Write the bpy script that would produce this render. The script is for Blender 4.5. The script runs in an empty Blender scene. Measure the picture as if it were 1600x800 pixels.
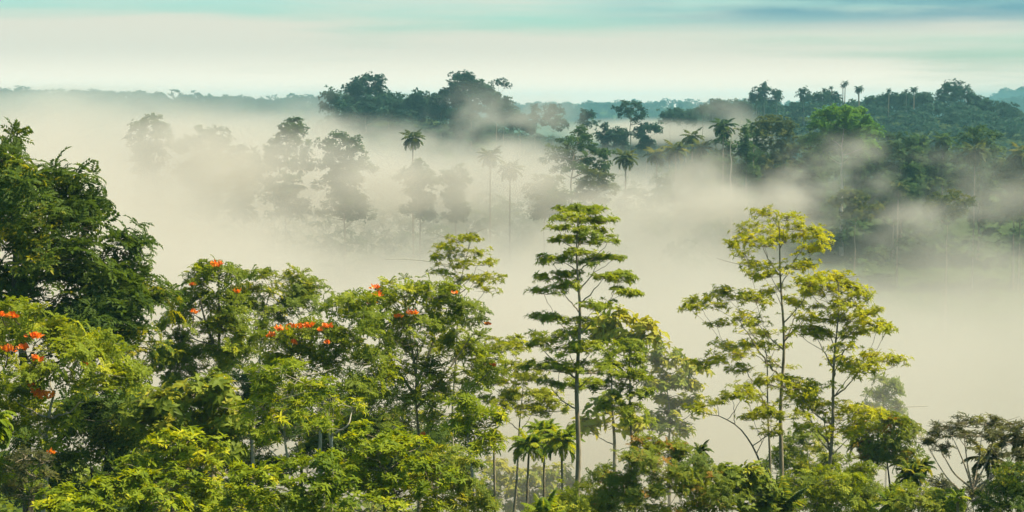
import bpy, math, random
import numpy as np
S = bpy.context.scene
COL = S.collection
R = math.radians

# ------------------------------------------------------------------ camera
F = 2986.0                       # focal length in pixels of a 1600 px wide frame (30 degrees across)
PITCH = R(4.5)
EYE = np.array([0.0, 0.0, 60.0])
cd = bpy.data.cameras.new('camera'); cam = bpy.data.objects.new('camera', cd); COL.objects.link(cam)
cd.sensor_width = 36.0; cd.lens = 18.0 * F / 800.0
cd.clip_start = 0.5; cd.clip_end = 30000
cam.location = EYE; cam.rotation_euler = (R(90) - PITCH, 0, 0)
S.camera = cam

# ------------------------------------------------------------------ sky, sun, exposure
SUN_EL, SUN_AZ = R(55), R(88)    # azimuth measured from +Y (view direction) towards +X (right)
w = bpy.data.worlds.new('World'); S.world = w; w.use_nodes = True
nt = w.node_tree; N = nt.nodes; L = nt.links
N.clear()
def nd(t, tree=None, **kw):
    n = (tree or nt).nodes.new(t)
    for k, v in kw.items():
        if k[0] == 'i' and k[1:].isdigit(): n.inputs[int(k[1:])].default_value = v
        else: setattr(n, k, v)
    return n
out = nd('ShaderNodeOutputWorld'); bg = nd('ShaderNodeBackground'); bg.inputs[1].default_value = 0.1
sky = nd('ShaderNodeTexSky', sky_type='NISHITA', sun_disc=False, sun_elevation=SUN_EL, sun_rotation=SUN_AZ,
         altitude=200, air_density=1.0, dust_density=2.0, ozone_density=2.0)
tc = nd('ShaderNodeTexCoord')
sep = nd('ShaderNodeSeparateXYZ'); L.new(tc.outputs['Generated'], sep.inputs[0])
# thin stratus: streaks stretched along the horizon, thickest low down
def mth(op, a, b=None, tree=None, clamp=False):
    tr = tree or nt
    n = tr.nodes.new('ShaderNodeMath'); n.operation = op; n.use_clamp = clamp
    for i, v in enumerate((a, b)):
        if v is None: continue
        if isinstance(v, (int, float)): n.inputs[i].default_value = v
        else: tr.links.new(v, n.inputs[i])
    return n.outputs[0]
def mapr(v, a, b, c=0., d=1., tree=None, smooth=True):
    tr = tree or nt
    n = tr.nodes.new('ShaderNodeMapRange'); n.interpolation_type = 'SMOOTHSTEP' if smooth else 'LINEAR'
    tr.links.new(v, n.inputs[0])
    for i, x in enumerate((a, b, c, d)): n.inputs[i + 1].default_value = x
    return n.outputs[0]
mp = nd('ShaderNodeMapping'); L.new(tc.outputs['Generated'], mp.inputs[0]); mp.inputs['Scale'].default_value = (5, 2, 75)
mp.inputs['Location'].default_value = (3.1, 0.4, 1.7)
n1 = nd('ShaderNodeTexNoise'); n1.inputs['Scale'].default_value = 1.0; n1.inputs['Detail'].default_value = 5; n1.inputs['Roughness'].default_value = .5
L.new(mp.outputs[0], n1.inputs[0])
elev = sep.outputs['Z']; side = sep.outputs['X']
# cloud cover: complete near the horizon, breaking up overhead; the break opens towards the right
brk = mth('ADD', mapr(elev, 0.028, 0.066), mth('MULTIPLY', mapr(side, 0.02, 0.25), 0.30))
cov = mth('SUBTRACT', .95, mth('ADD', mth('MULTIPLY', brk, 0.75), mth('MULTIPLY', mth('SUBTRACT', n1.outputs[0], 0.5), -2.0)), clamp=True)
cover = mapr(cov, 0.15, 0.95)
tint = nd('ShaderNodeMix', data_type='RGBA', blend_type='MULTIPLY'); tint.inputs[0].default_value = 1
L.new(sky.outputs[0], tint.inputs[6]); tint.inputs[7].default_value = (0.66, 0.98, 0.90, 1)
cl = nd('ShaderNodeMix', data_type='RGBA'); L.new(cover, cl.inputs[0]); L.new(tint.outputs[2], cl.inputs[6])
low = nd('ShaderNodeMix', data_type='RGBA'); L.new(mapr(elev, 0.008, 0.032), low.inputs[0])
low.inputs[6].default_value = (5.4, 4.9, 3.95, 1); low.inputs[7].default_value = (3.75, 3.75, 3.15, 1); L.new(low.outputs[2], cl.inputs[7])
# a slate blue bank of stratus high on the right
mp2 = nd('ShaderNodeMapping'); L.new(tc.outputs['Generated'], mp2.inputs[0]); mp2.inputs['Scale'].default_value = (6, 2, 60); mp2.inputs['Location'].default_value = (1.3, 2.2, .6)
n2 = nd('ShaderNodeTexNoise'); n2.inputs['Scale'].default_value = 1.0; n2.inputs['Detail'].default_value = 5; L.new(mp2.outputs[0], n2.inputs[0])
slate = mth('MULTIPLY', mth('MULTIPLY', mapr(side, 0.0, 0.16), mapr(elev, 0.035, 0.050)), mapr(n2.outputs[0], .28, .54), clamp=True)
cs_ = nd('ShaderNodeMix', data_type='RGBA'); L.new(mth('MULTIPLY', slate, mapr(elev, .5, .08)), cs_.inputs[0]); L.new(cl.outputs[2], cs_.inputs[6]); cs_.inputs[7].default_value = (0.85, 1.95, 2.25, 1)
L.new(cs_.outputs[2], bg.inputs[0]); L.new(bg.outputs[0], out.inputs[0])

sd = bpy.data.lights.new('sun', 'SUN'); sun = bpy.data.objects.new('sun', sd); COL.objects.link(sun)
sd.energy = 5.0; sd.angle = R(0.6); sd.color = (1, .885, .65)
from mathutils import Vector
sv = Vector((math.cos(SUN_EL) * math.sin(SUN_AZ), math.cos(SUN_EL) * math.cos(SUN_AZ), math.sin(SUN_EL)))
sun.rotation_euler = sv.to_track_quat('Z', 'Y').to_euler(); sun.location = (0, 0, 200)
vs = S.view_settings; S.display_settings.display_device = 'sRGB'
vs.view_transform = 'Standard'; vs.look = 'None'; vs.gamma = 1; vs.use_curve_mapping = False; vs.exposure = 1.03
cy = S.cycles
cy.use_denoising = True
cy.denoising_input_passes = 'RGB_ALBEDO'
try: cy.denoiser = 'OPENIMAGEDENOISE'
except Exception: pass
cy.max_bounces = 8; cy.diffuse_bounces = 3; cy.glossy_bounces = 2; cy.transmission_bounces = 4
cy.volume_bounces = 5; cy.transparent_max_bounces = 8
cy.volume_max_steps = 256; cy.volume_step_rate = 1.0
cy.sample_clamp_indirect = 6.0; cy.caustics_reflective = False; cy.caustics_refractive = False

# ------------------------------------------------------------------ helpers
rng = np.random.default_rng(11)
cp, sp = math.cos(PITCH), math.sin(PITCH)
def at(px, py, D):
    """world point seen at photo pixel (px, py), D metres ahead of the lookout"""
    a = (px - 800) / F; b = -(py - 400) / F
    d = np.array([a, cp + b * sp, -sp + b * cp])
    return EYE + d * (D / d[1])
def tag(o, label=None, cat=None, group=None, kind=None):
    if label: o['label'] = label
    if cat: o['category'] = cat
    if group: o['group'] = group
    if kind: o['kind'] = kind
    return o
def empty(name, loc):
    o = bpy.data.objects.new(name, None); COL.objects.link(o); o.location = [float(v) for v in loc]
    o.empty_display_size = .5
    return o
def mesh_from(name, V, T, mat, parent=None, tint=None, smooth=False):
    """one mesh object from vertex and triangle arrays; world coordinates, moved under parent's base"""
    V = np.asarray(V, dtype=np.float32); T = np.asarray(T, dtype=np.int32)
    off = np.array(parent.location, dtype=np.float32) if parent is not None else np.zeros(3, np.float32)
    k = T.shape[1]
    me = bpy.data.meshes.new(name)
    me.vertices.add(len(V)); me.vertices.foreach_set('co', (V - off).ravel())
    me.loops.add(T.size); me.loops.foreach_set('vertex_index', T.ravel())
    me.polygons.add(len(T)); me.polygons.foreach_set('loop_start', np.arange(0, T.size, k, dtype=np.int32))
    if smooth: me.polygons.foreach_set('use_smooth', np.ones(len(T), dtype=bool))
    if tint is not None:
        a = me.attributes.new('tint', 'FLOAT', 'POINT'); a.data.foreach_set('value', np.asarray(tint, dtype=np.float32))
    me.update(calc_edges=True); me.validate()
    me.materials.append(mat)
    o = bpy.data.objects.new(name, me); COL.objects.link(o)
    if parent is not None: o.parent = parent
    return o

# ------------------------------------------------------------------ materials
def new_mat(name):
    m = bpy.data.materials.new(name); m.use_nodes = True; m.node_tree.nodes.clear()
    return m, m.node_tree
def leaf_mat(name, dark, light, young, thr=.86, trans=.42):
    """leaf colours run dark -> light with the leaf's own random tint; the youngest flush has its own colour"""
    m, t = new_mat(name); n = lambda ty: t.nodes.new(ty)
    o = n('ShaderNodeOutputMaterial'); mix = n('ShaderNodeMixShader'); mix.inputs[0].default_value = trans
    p = n('ShaderNodeBsdfPrincipled'); p.inputs['Roughness'].default_value = .58
    p.inputs['Specular IOR Level'].default_value = .14
    tr = n('ShaderNodeBsdfTranslucent')
    at_ = n('ShaderNodeAttribute'); at_.attribute_name = 'tint'
    g = n('ShaderNodeNewGeometry')
    s = mth('ADD', at_.outputs['Fac'], mth('MULTIPLY', mth('SUBTRACT', g.outputs['Random Per Island'], .5, t), .34, t), t)
    cr = n('ShaderNodeValToRGB'); e = cr.color_ramp
    e.elements[0].position = .05; e.elements[0].color = (*dark, 1)
    e.elements[1].position = thr - .12; e.elements[1].color = (*light, 1)
    k = e.elements.new(thr + .06); k.color = (*young, 1)
    t.links.new(s, cr.inputs[0])
    t.links.new(cr.outputs[0], p.inputs['Base Color'])
    hs = n('ShaderNodeHueSaturation'); hs.inputs['Hue'].default_value = .488; hs.inputs['Value'].default_value = 1.35
    hs.inputs['Saturation'].default_value = 1.05
    t.links.new(cr.outputs[0], hs.inputs['Color']); t.links.new(hs.outputs[0], tr.inputs[0])
    t.links.new(p.outputs[0], mix.inputs[1]); t.links.new(tr.outputs[0], mix.inputs[2]); t.links.new(mix.outputs[0], o.inputs[0])
    return m
def bark_mat(name, a, b):
    m, t = new_mat(name); n = lambda ty: t.nodes.new(ty)
    o = n('ShaderNodeOutputMaterial'); p = n('ShaderNodeBsdfPrincipled'); p.inputs['Roughness'].default_value = .85
    p.inputs['Specular IOR Level'].default_value = .15
    tcn = n('ShaderNodeTexCoord'); mpn = n('ShaderNodeMapping'); mpn.inputs['Scale'].default_value = (5, 5, 1.4)
    nz = n('ShaderNodeTexNoise'); nz.inputs['Scale'].default_value = 1.3; nz.inputs['Detail'].default_value = 6; nz.inputs['Roughness'].default_value = .65
    t.links.new(tcn.outputs['Object'], mpn.inputs[0]); t.links.new(mpn.outputs[0], nz.inputs[0])
    cr = n('ShaderNodeValToRGB'); cr.color_ramp.elements[0].position = .35; cr.color_ramp.elements[1].position = .65
    cr.color_ramp.elements[0].color = (*a, 1); cr.color_ramp.elements[1].color = (*b, 1)
    t.links.new(nz.outputs[0], cr.inputs[0]); t.links.new(cr.outputs[0], p.inputs['Base Color'])
    bp = n('ShaderNodeBump'); bp.inputs['Strength'].default_value = .5; bp.inputs['Distance'].default_value = .05
    t.links.new(nz.outputs[0], bp.inputs['Height']); t.links.new(bp.outputs[0], p.inputs['Normal'])
    t.links.new(p.outputs[0], o.inputs[0])
    return m
M = {}
M['glossy']  = leaf_mat('leaf_dark_shaded', (0.038, 0.072, 0.010), (.092, .140, .012), (.32, .30, .022))  # dark green leaf, darkened further to stand in for shade in the grove's hollow
M['tulip']   = leaf_mat('leaf_tulip_tree', (0.090, 0.128, 0.010), (.220, .265, .014), (.38, .38, .022))
M['layer']   = leaf_mat('leaf_layered_tree', (0.115, 0.160, 0.013), (.250, .295, .018), (.30, .32, .022))
M['airy']    = leaf_mat('leaf_airy_yellow', (0.179, 0.198, 0.009), (.33, .345, .012), (.48, .45, .016))
M['lush']    = leaf_mat('leaf_lush_yellow', (0.102, 0.154, 0.008), (.25, .300, .010), (.46, .44, .014), thr=.8)
M['broad']   = leaf_mat('leaf_broad_green', (0.096, 0.141, 0.018), (.210, .250, .022), (.36, .34, .03))
M['red']     = leaf_mat('leaf_red_flush', (0.090, 0.134, 0.015), (.200, .230, .020), (.32, .17, .030), thr=.90)
M['olive']   = leaf_mat('leaf_olive_brown', (0.064, 0.070, 0.026), (.105, .105, .026), (.28, .27, .025), thr=.9, trans=.3)
M['palm']    = leaf_mat('leaf_palm', (0.102, 0.166, 0.015), (.220, .280, .020), (.36, .37, .022))
M['coco']    = leaf_mat('leaf_coconut', (.045, .070, .018), (.105, .130, .028), (.18, .18, .035))
M['forest']  = leaf_mat('leaf_forest', (.022, .055, .020), (.062, .120, .030), (.110, .160, .030))
M['ridge']   = leaf_mat('leaf_ridge_hazed', (.010, .036, .026), (.028, .078, .044), (.050, .108, .046), trans=.3)  # blue-green leaf colour carries part of the far haze's teal
M['bright']  = leaf_mat('leaf_bright_green', (.050, .130, .020), (.105, .235, .026), (.18, .30, .026))
M['bark']    = bark_mat('bark_grey', (.12, .095, .06), (.32, .265, .18))
M['pale']    = bark_mat('bark_pale', (.22, .19, .14), (.42, .38, .29))
M['dkbark']  = bark_mat('bark_dark', (.05, .042, .03), (.13, .11, .078))
def flower_mat():
    m, t = new_mat('petal_orange'); n = lambda ty: t.nodes.new(ty)
    o = n('ShaderNodeOutputMaterial'); mix = n('ShaderNodeMixShader'); mix.inputs[0].default_value = .35
    p = n('ShaderNodeBsdfPrincipled'); p.inputs['Roughness'].default_value = .5; tr = n('ShaderNodeBsdfTranslucent')
    g = n('ShaderNodeNewGeometry'); cr = n('ShaderNodeValToRGB')
    cr.color_ramp.elements[0].color = (.84, .15, .010, 1); cr.color_ramp.elements[1].color = (.95, .34, .02, 1)
    t.links.new(g.outputs['Random Per Island'], cr.inputs[0])
    t.links.new(cr.outputs[0], p.inputs['Base Color']); t.links.new(cr.outputs[0], tr.inputs[0])
    t.links.new(p.outputs[0], mix.inputs[1]); t.links.new(tr.outputs[0], mix.inputs[2]); t.links.new(mix.outputs[0], o.inputs[0])
    return m
M['flower'] = flower_mat()
def ground_mat():
    m, t = new_mat('forest_floor'); n = lambda ty: t.nodes.new(ty)
    o = n('ShaderNodeOutputMaterial'); p = n('ShaderNodeBsdfPrincipled'); p.inputs['Roughness'].default_value = .95
    p.inputs['Specular IOR Level'].default_value = .1
    tcn = n('ShaderNodeTexCoord')
    nz = n('ShaderNodeTexNoise'); nz.inputs['Scale'].default_value = .12; nz.inputs['Detail'].default_value = 10; nz.inputs['Roughness'].default_value = .7
    t.links.new(tcn.outputs['Object'], nz.inputs[0])
    cr = n('ShaderNodeValToRGB'); e = cr.color_ramp
    e.elements[0].position = .3; e.elements[0].color = (.016, .028, .009, 1)
    e.elements[1].position = .7; e.elements[1].color = (.05, .085, .02, 1)
    t.links.new(nz.outputs[0], cr.inputs[0]); t.links.new(cr.outputs[0], p.inputs['Base Color'])
    bp = n('ShaderNodeBump'); bp.inputs['Strength'].default_value = 1; bp.inputs['Distance'].default_value = 1.5
    t.links.new(nz.outputs[0], bp.inputs['Height']); t.links.new(bp.outputs[0], p.inputs['Normal'])
    t.links.new(p.outputs[0], o.inputs[0])
    return m
M['ground'] = ground_mat()

# ------------------------------------------------------------------ terrain
def ss(a, b, x):
    t = np.clip((x - a) / (b - a), 0, 1); return t * t * (3 - 2 * t)
def gz(x, y):
    x = np.asarray(x, float); y = np.asarray(y, float)
    g = lambda cx, cy_, sx, sy, h: h * np.exp(-((x - cx) / sx) ** 2 - ((y - cy_) / sy) ** 2)
    z = 6 + 23 * (1 - ss(125, 215, y)) + 26 * (1 - ss(-25, 55, y))
    z = z + (1 - ss(125, 200, y)) * 5 * (1 - ss(-30, 5, x))
    z = z + (16 + 12 * ss(10, 70, x)) * np.exp(-((y - 560) / 75) ** 2)
    z = z + g(-47, 880, 62, 95, 42) + g(-80, 900, 45, 90, 10) + g(20, 950, 50, 90, 12)
    z = z + g(205, 1030, 150, 130, 49) + g(105, 1060, 45, 110, 12) + g(420, 1100, 120, 150, 8)
    z = z + 8 * ss(1200, 2000, y)
    z = z + g(-540, 2700, 300, 260, 47) + g(-250, 3000, 180, 260, 42) + g(-950, 2800, 300, 260, 44) + g(250, 3600, 700, 300, 40) + g(1100, 3400, 500, 300, 40)
    z = z + (g(1200, 4600, 70, 150, 58) + g(1060, 4650, 60, 150, 44) + g(1330, 4600, 120, 150, 50)) * (1 + .12 * np.sin(x * .061) + .08 * np.sin(x * .17 + 1))
    z = z + (np.sin(x * .031 + 1) * np.cos(y * .027) * 1.2 + np.sin(x * .09 + y * .05) * .5) * ss(130, 300, y)
    return z
ys = np.concatenate([np.linspace(-150, 300, 61), np.geomspace(306, 5000, 130)])
us = np.linspace(-1, 1, 141)
xx = us[None, :] * (220 + 0.42 * np.clip(ys, 0, None))[:, None]; yy = np.repeat(ys[:, None], len(us), 1)
GV = np.stack([xx, yy, gz(xx, yy)], -1).reshape(-1, 3)
nu = len(us); ii = (np.arange(len(ys) - 1)[:, None] * nu + np.arange(nu - 1)[None, :]).ravel()
GQ = np.stack([ii, ii + 1, ii + nu + 1, ii + nu], 1)
tag(mesh_from('ground', GV, GQ, M['ground'], smooth=True), kind='structure')

# ------------------------------------------------------------------ leaf templates (axis +Z is the twig's direction)
def kite(L_, W, lift=0., droop=0.):
    v = np.array([[0, 0, 0], [.5 * L_, W / 2, lift], [L_, 0, -droop], [.5 * L_, -W / 2, lift]]); return v, np.array([[0, 1, 2], [0, 2, 3]])
def blade(L_, W, lift, droop):
    v = np.array([[0, 0, 0], [.33 * L_, W / 2, lift - droop * .1], [.36 * L_, 0, -droop * .12], [.33 * L_, -W / 2, lift - droop * .1],
                  [.72 * L_, W * .36, lift * .8 - droop * .5], [.72 * L_, -W * .36, lift * .8 - droop * .5], [L_, 0, -droop]])
    return v, np.array([[0, 2, 1], [0, 3, 2], [1, 2, 4], [2, 3, 5], [2, 6, 4], [2, 5, 6]])
def rx(a): c, s = math.cos(a), math.sin(a); return np.array([[1, 0, 0], [0, c, -s], [0, s, c]])
def ry(a): c, s = math.cos(a), math.sin(a); return np.array([[c, 0, s], [0, 1, 0], [-s, 0, c]])
def rz(a): c, s = math.cos(a), math.sin(a); return np.array([[c, -s, 0], [s, c, 0], [0, 0, 1]])
def cat(parts):
    V, T, k = [], [], 0
    for v, t in parts: V.append(v); T.append(t + k); k += len(v)
    return np.concatenate(V), np.concatenate(T)
def t_whorl(r, n=8, L_=1., W=.36):
    P = []
    for i in range(n):
        l = L_ * r.uniform(.7, 1.1); v, t = blade(l, W * l * r.uniform(.85, 1.15), .06 * l, l * r.uniform(.15, .5))
        P.append((v @ rx(r.uniform(-.5, .5)).T @ ry(-r.uniform(.0, .8)).T @ rz(6.283 * (i + r.uniform(-.35, .35)) / n).T + [0, 0, r.uniform(-.15, .1)], t))
    return cat(P)
def frond(r, L_=1., n=7, W=.13, l=.34, arch=.35):
    P = []
    pt = lambda s: np.array([L_ * s, 0, arch * L_ * (.75 * s - 1.25 * s * s)])
    for i in range(n):
        s = .16 + .8 * i / (n - 1)
        for sg in (-1, 1):
            ll = l * L_ * (1 - .45 * abs(s - .5)) * r.uniform(.85, 1.1)
            v, t = kite(ll, W * L_ * 1.1, .02 * L_, ll * r.uniform(.1, .35))
            P.append((v @ rx(r.uniform(-.3, .3)).T @ rz(sg * r.uniform(.85, 1.2)).T + pt(s), t))
    v, t = kite(l * L_, W * L_ * 1.1, 0, .1); P.append((v @ ry(.5).T + pt(.97), t))
    return cat(P)
def t_pinnate(r, n=6, m=7, **kw):
    P = []
    for i in range(n):
        v, t = frond(r, L_=r.uniform(.75, 1.1), n=m, **kw)
        P.append((v @ rx(r.uniform(-.35, .35)).T @ ry(-r.uniform(.0, .75)).T @ rz(6.283 * (i + r.uniform(-.35, .35)) / n).T, t))
    return cat(P)
def t_spray(r, n=16, l=.34):
    P = []
    for i in range(n):
        a = r.uniform(0, 6.283); d = math.sqrt(r.uniform(0, 1)) * .8
        v, t = blade(l * r.uniform(.7, 1.2), l * .42, .02, l * r.uniform(0, .4))
        P.append((v @ rx(r.uniform(-.6, .6)).T @ ry(r.uniform(-.5, .35)).T @ rz(a + r.uniform(-.8, .8)).T + [d * math.cos(a), d * math.sin(a), r.uniform(-.18, .22) - .12 * d], t))
    return cat(P)
def t_clump(r, n=11):
    """a ball-less tuft of broad faces for crowns half a kilometre away and more"""
    P = []
    for i in range(n):
        q = r.normal(size=3); q /= np.linalg.norm(q); q[2] = abs(q[2]) * .8 - .15
        v, t = kite(r.uniform(.55, .95), r.uniform(.35, .55), .05, r.uniform(0, .25))
        P.append((v @ rx(r.uniform(-1.0, 1.0)).T @ ry(r.uniform(-.7, .5)).T @ rz(r.uniform(0, 6.283)).T + q * r.uniform(.1, .6), t))
    return cat(P)
def t_big(r, n=6):
    P = []
    for i in range(n):
        l = r.uniform(.75, 1.1); v, t = blade(l, .52 * l, .07 * l, l * r.uniform(.25, .65))
        P.append((v @ rx(r.uniform(-.4, .4)).T @ ry(-r.uniform(-.1, .8)).T @ rz(6.283 * (i + r.uniform(-.3, .3)) / n).T + [0, 0, r.uniform(-.4, .2)], t))
    return cat(P)
tr_ = np.random.default_rng(5)
TPL = {'whorl': [t_whorl(tr_) for _ in range(4)], 'pinnate': [t_pinnate(tr_) for _ in range(4)], 'tulip': [t_pinnate(tr_, n=5, m=5, W=.19, l=.38, arch=.2) for _ in range(4)],
       'spray': [t_spray(tr_) for _ in range(4)], 'clump': [t_clump(tr_) for _ in range(5)], 'big': [t_big(tr_) for _ in range(4)],
       'narrow': [t_whorl(tr_, n=9, W=.22) for _ in range(4)]}
def scatter(kind, pos, axis, size, r):
    """copies of the leaf templates as plain geometry: triangles and which copy each vertex came from"""
    pos = np.asarray(pos); axis = np.asarray(axis); n = len(pos)
    z = axis / (np.linalg.norm(axis, axis=1, keepdims=True) + 1e-9)
    h = r.normal(size=(n, 3)); x = np.cross(h, z); x /= np.linalg.norm(x, axis=1, keepdims=True) + 1e-9
    y = np.cross(z, x); Rm = np.stack([x, y, z], 2) * np.asarray(size)[:, None, None]
    pick = r.integers(0, len(TPL[kind]), n); V, T, I, k = [], [], [], 0
    for q, (v, t) in enumerate(TPL[kind]):
        ids = np.nonzero(pick == q)[0]
        if not len(ids): continue
        vv = np.einsum('nij,vj->nvi', Rm[ids], v) + pos[ids][:, None]
        T.append((t[None] + (k + np.arange(len(ids)) * len(v))[:, None, None]).reshape(-1, 3))
        V.append(vv.reshape(-1, 3)); I.append(np.repeat(ids, len(v))); k += len(ids) * len(v)
    return np.concatenate(V), np.concatenate(T), np.concatenate(I)
# ------------------------------------------------------------------ tubes
class Tubes:
    def __init__(s): s.V, s.T, s.k = [], [], 0
    def add(s, P, rad, n=6):
        P = np.asarray(P, float); m = len(P); rad = np.broadcast_to(rad, (m,)) if np.ndim(rad) else np.full(m, rad)
        t = np.gradient(P, axis=0); t /= np.linalg.norm(t, axis=1, keepdims=True) + 1e-9
        up = np.array([0, 0, 1.]) if abs(t[0, 2]) < .9 else np.array([1., 0, 0])
        x = np.cross(t, up); x /= np.linalg.norm(x, axis=1, keepdims=True) + 1e-9; y = np.cross(t, x)
        a = np.arange(n) * 6.28318 / n
        ring = P[:, None] + rad[:, None, None] * (np.cos(a)[None, :, None] * x[:, None] + np.sin(a)[None, :, None] * y[:, None])
        i = (np.arange(m - 1)[:, None] * n); j = np.arange(n)[None]; j2 = (j + 1) % n
        q = np.stack([i + j, i + j2, i + n + j2, i + n + j], -1).reshape(-1, 4) + s.k
        s.V.append(ring.reshape(-1, 3)); s.T.append(q); s.k += m * n
    def build(s, name, mat, parent): return mesh_from(name, np.concatenate(s.V), np.concatenate(s.T), mat, parent, smooth=True)
def bez(a, c, b, n): t = np.linspace(0, 1, n)[:, None]; return (1 - t) ** 2 * a + 2 * t * (1 - t) * c + t * t * b

# ------------------------------------------------------------------ tree builder
def tree(name, label, cat_, D, trunk, blobs, kind, size, mat, bark='bark', r0=.2, dens=1., depth=.7, flowers=(), group=None,
         twigs=True, spread=.5, seed=0, flat=.6, stems=(), up=.5, bare=0, tintshift=0., tilt=.3, rise=.45, skirt=None, grow=None):
    """trunk: photo points from the base up; blobs: (px, py, rx, ry) foliage masses in photo pixels, each set at its own depth inside the crown"""
    r = np.random.default_rng(1000 + seed + int(abs(trunk[0][0]) * 7 + D))
    k = D / F
    g_ = grow or (1.12 if D < 300 else 1.12)
    blobs = [(b[0], b[1], b[2] * g_, b[3] * g_ * (1 if D < 300 else 1.25)) for b in blobs]
    tp = [at(px, py, D) for px, py in trunk]
    base = tp[0].copy(); gzb = float(gz(base[0], base[1])); top0 = tp[0]
    if base[2] > gzb: tp.insert(0, np.array([base[0] + r.uniform(-.3, .3), base[1], gzb - .3])); base = tp[0]
    base = base.copy(); base[2] = gzb
    root = empty(name, base); tag(root, label, cat_, group)
    if cat_ == 'shrub': r0 *= .45
    tb = Tubes()
    ctrl = np.array(tp); seg = np.concatenate([[0], np.cumsum(np.linalg.norm(np.diff(ctrl, axis=0), axis=1))])
    m = max(8, int(seg[-1] / (.5 if D < 200 else 2)))
    u = np.linspace(0, seg[-1], m); P = np.stack([np.interp(u, seg, ctrl[:, c]) for c in range(3)], 1)
    if m > 12:
        ker = np.ones(5) / 5
        for c in range(3): P[2:-2, c] = np.convolve(P[:, c], ker, 'valid')
    wob = r0 * .5
    P[:, 0] += wob * np.sin(u * .9 + r.uniform(0, 6)) * (u / u[-1]); P[:, 1] += wob * np.sin(u * .7 + r.uniform(0, 6)) * (u / u[-1])
    rad = r0 * (1 - .86 * (u / u[-1]) ** 1.1); rad[:2] *= 1.25
    tb.add(P, rad, 8 if D < 200 else 5)
    nodes = [P[int(m * .3):]]; nrad = [rad[int(m * .3):]]
    for st in stems:
        c = np.array([at(a, b, D + r.uniform(-1, 1)) for a, b in st]); c[0] = P[np.argmin(np.linalg.norm(P - c[0], axis=1))]
        sg = np.concatenate([[0], np.cumsum(np.linalg.norm(np.diff(c, axis=0), axis=1))]); uu = np.linspace(0, sg[-1], 14)
        Q = np.stack([np.interp(uu, sg, c[:, q]) for q in range(3)], 1)
        for q in range(3): Q[1:-1, q] = np.convolve(Q[:, q], np.ones(3) / 3, 'valid')
        rr = r0 * .42 * (1 - .8 * uu / uu[-1]); tb.add(Q, rr, 6); nodes.append(Q); nrad.append(rr)
    bx = np.array([b[0] for b in blobs]); half = max(4, (bx.max() - bx.min()) / 2) * k
    if skirt:                       # lower boughs down to where the mist hides them
        blobs = list(blobs); y0 = max(b[1] for b in blobs); w0 = sorted(b[2] for b in blobs)[-2]
        for q in np.arange(y0 + 8, skirt, 9.):
            for _ in range(2): blobs.append((bx.mean() + r.uniform(-.75, .75) * half / k, q + r.uniform(-3, 3), w0 * r.uniform(.7, 1.1), 9))
    cs = []
    axx = np.interp
    for b in blobs:
        off = abs(b[0] - bx.mean()) * k / (half + 1e-6)
        dd = D + r.uniform(-1, 1) * depth * half * math.sqrt(max(.15, 1 - off * off * .8))
        cs.append((at(b[0], b[1], dd), b[2] * dd / F, b[3] * dd / F))
    tm = P[m // 2]
    order = sorted(range(len(cs)), key=lambda i: np.linalg.norm(cs[i][0][:2] - tm[:2]) - .3 * cs[i][0][2])
    pos, ax, tn = [], [], []
    for i in order:
        c, rx_, rz_ = cs[i]
        NN = np.concatenate(nodes); RR = np.concatenate(nrad)
        d = NN - c; hd = np.linalg.norm(d[:, :2], axis=1); dist = np.linalg.norm(d, axis=1)
        cost = dist + 2.2 * np.clip(d[:, 2] + rise * hd, 0, None) - 2.0 * np.minimum(RR, .1) * k * 30
        j = int(np.argmin(cost)); a = NN[j]; ln = dist[j]
        if ln > .4 * k * 10:
            mid = (a + c) / 2 + np.array([r.uniform(-.1, .1) * ln, r.uniform(-.1, .1) * ln, -.10 * ln + r.uniform(-.06, .06) * ln])
            nb = max(5, min(14, int(ln / (k * 6)))); Q = bez(a, mid, c - np.array([0, 0, .3 * rz_]), nb)
            Q[1:-1] += r.normal(size=(nb - 2, 3)) * ln * .012
            ra = min(RR[j] * .72, max(.018 * ln + .012, r0 * .16)); rr = np.linspace(ra, max(.012, ra * .3), nb) * (1 if D < 300 else 1.5)
            tb.add(Q, rr, 5 if D < 300 else 4); nodes.append(Q[2:]); nrad.append(rr[2:])
        # foliage: sub-clumps on the blob's upper shell, leaf clusters round each
        ry_ = rx_ * .85
        nhub = max(2, int(round(dens * 4.6 * (rx_ * max(rz_, rx_ * .35)) / (size * size) ** 1 * .16)) + 2)
        nhub = min(nhub, 56)
        h = r.normal(size=(nhub, 3)); h /= np.linalg.norm(h, axis=1, keepdims=True); h[:, 2] = np.where(h[:, 2] < -.35, -h[:, 2], h[:, 2])
        h *= (r.uniform(.2, 1.5, (nhub, 1))) ** .6
        hubs = c + h * [rx_, ry_, rz_]
        bt = r.uniform(0, 1)
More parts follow.
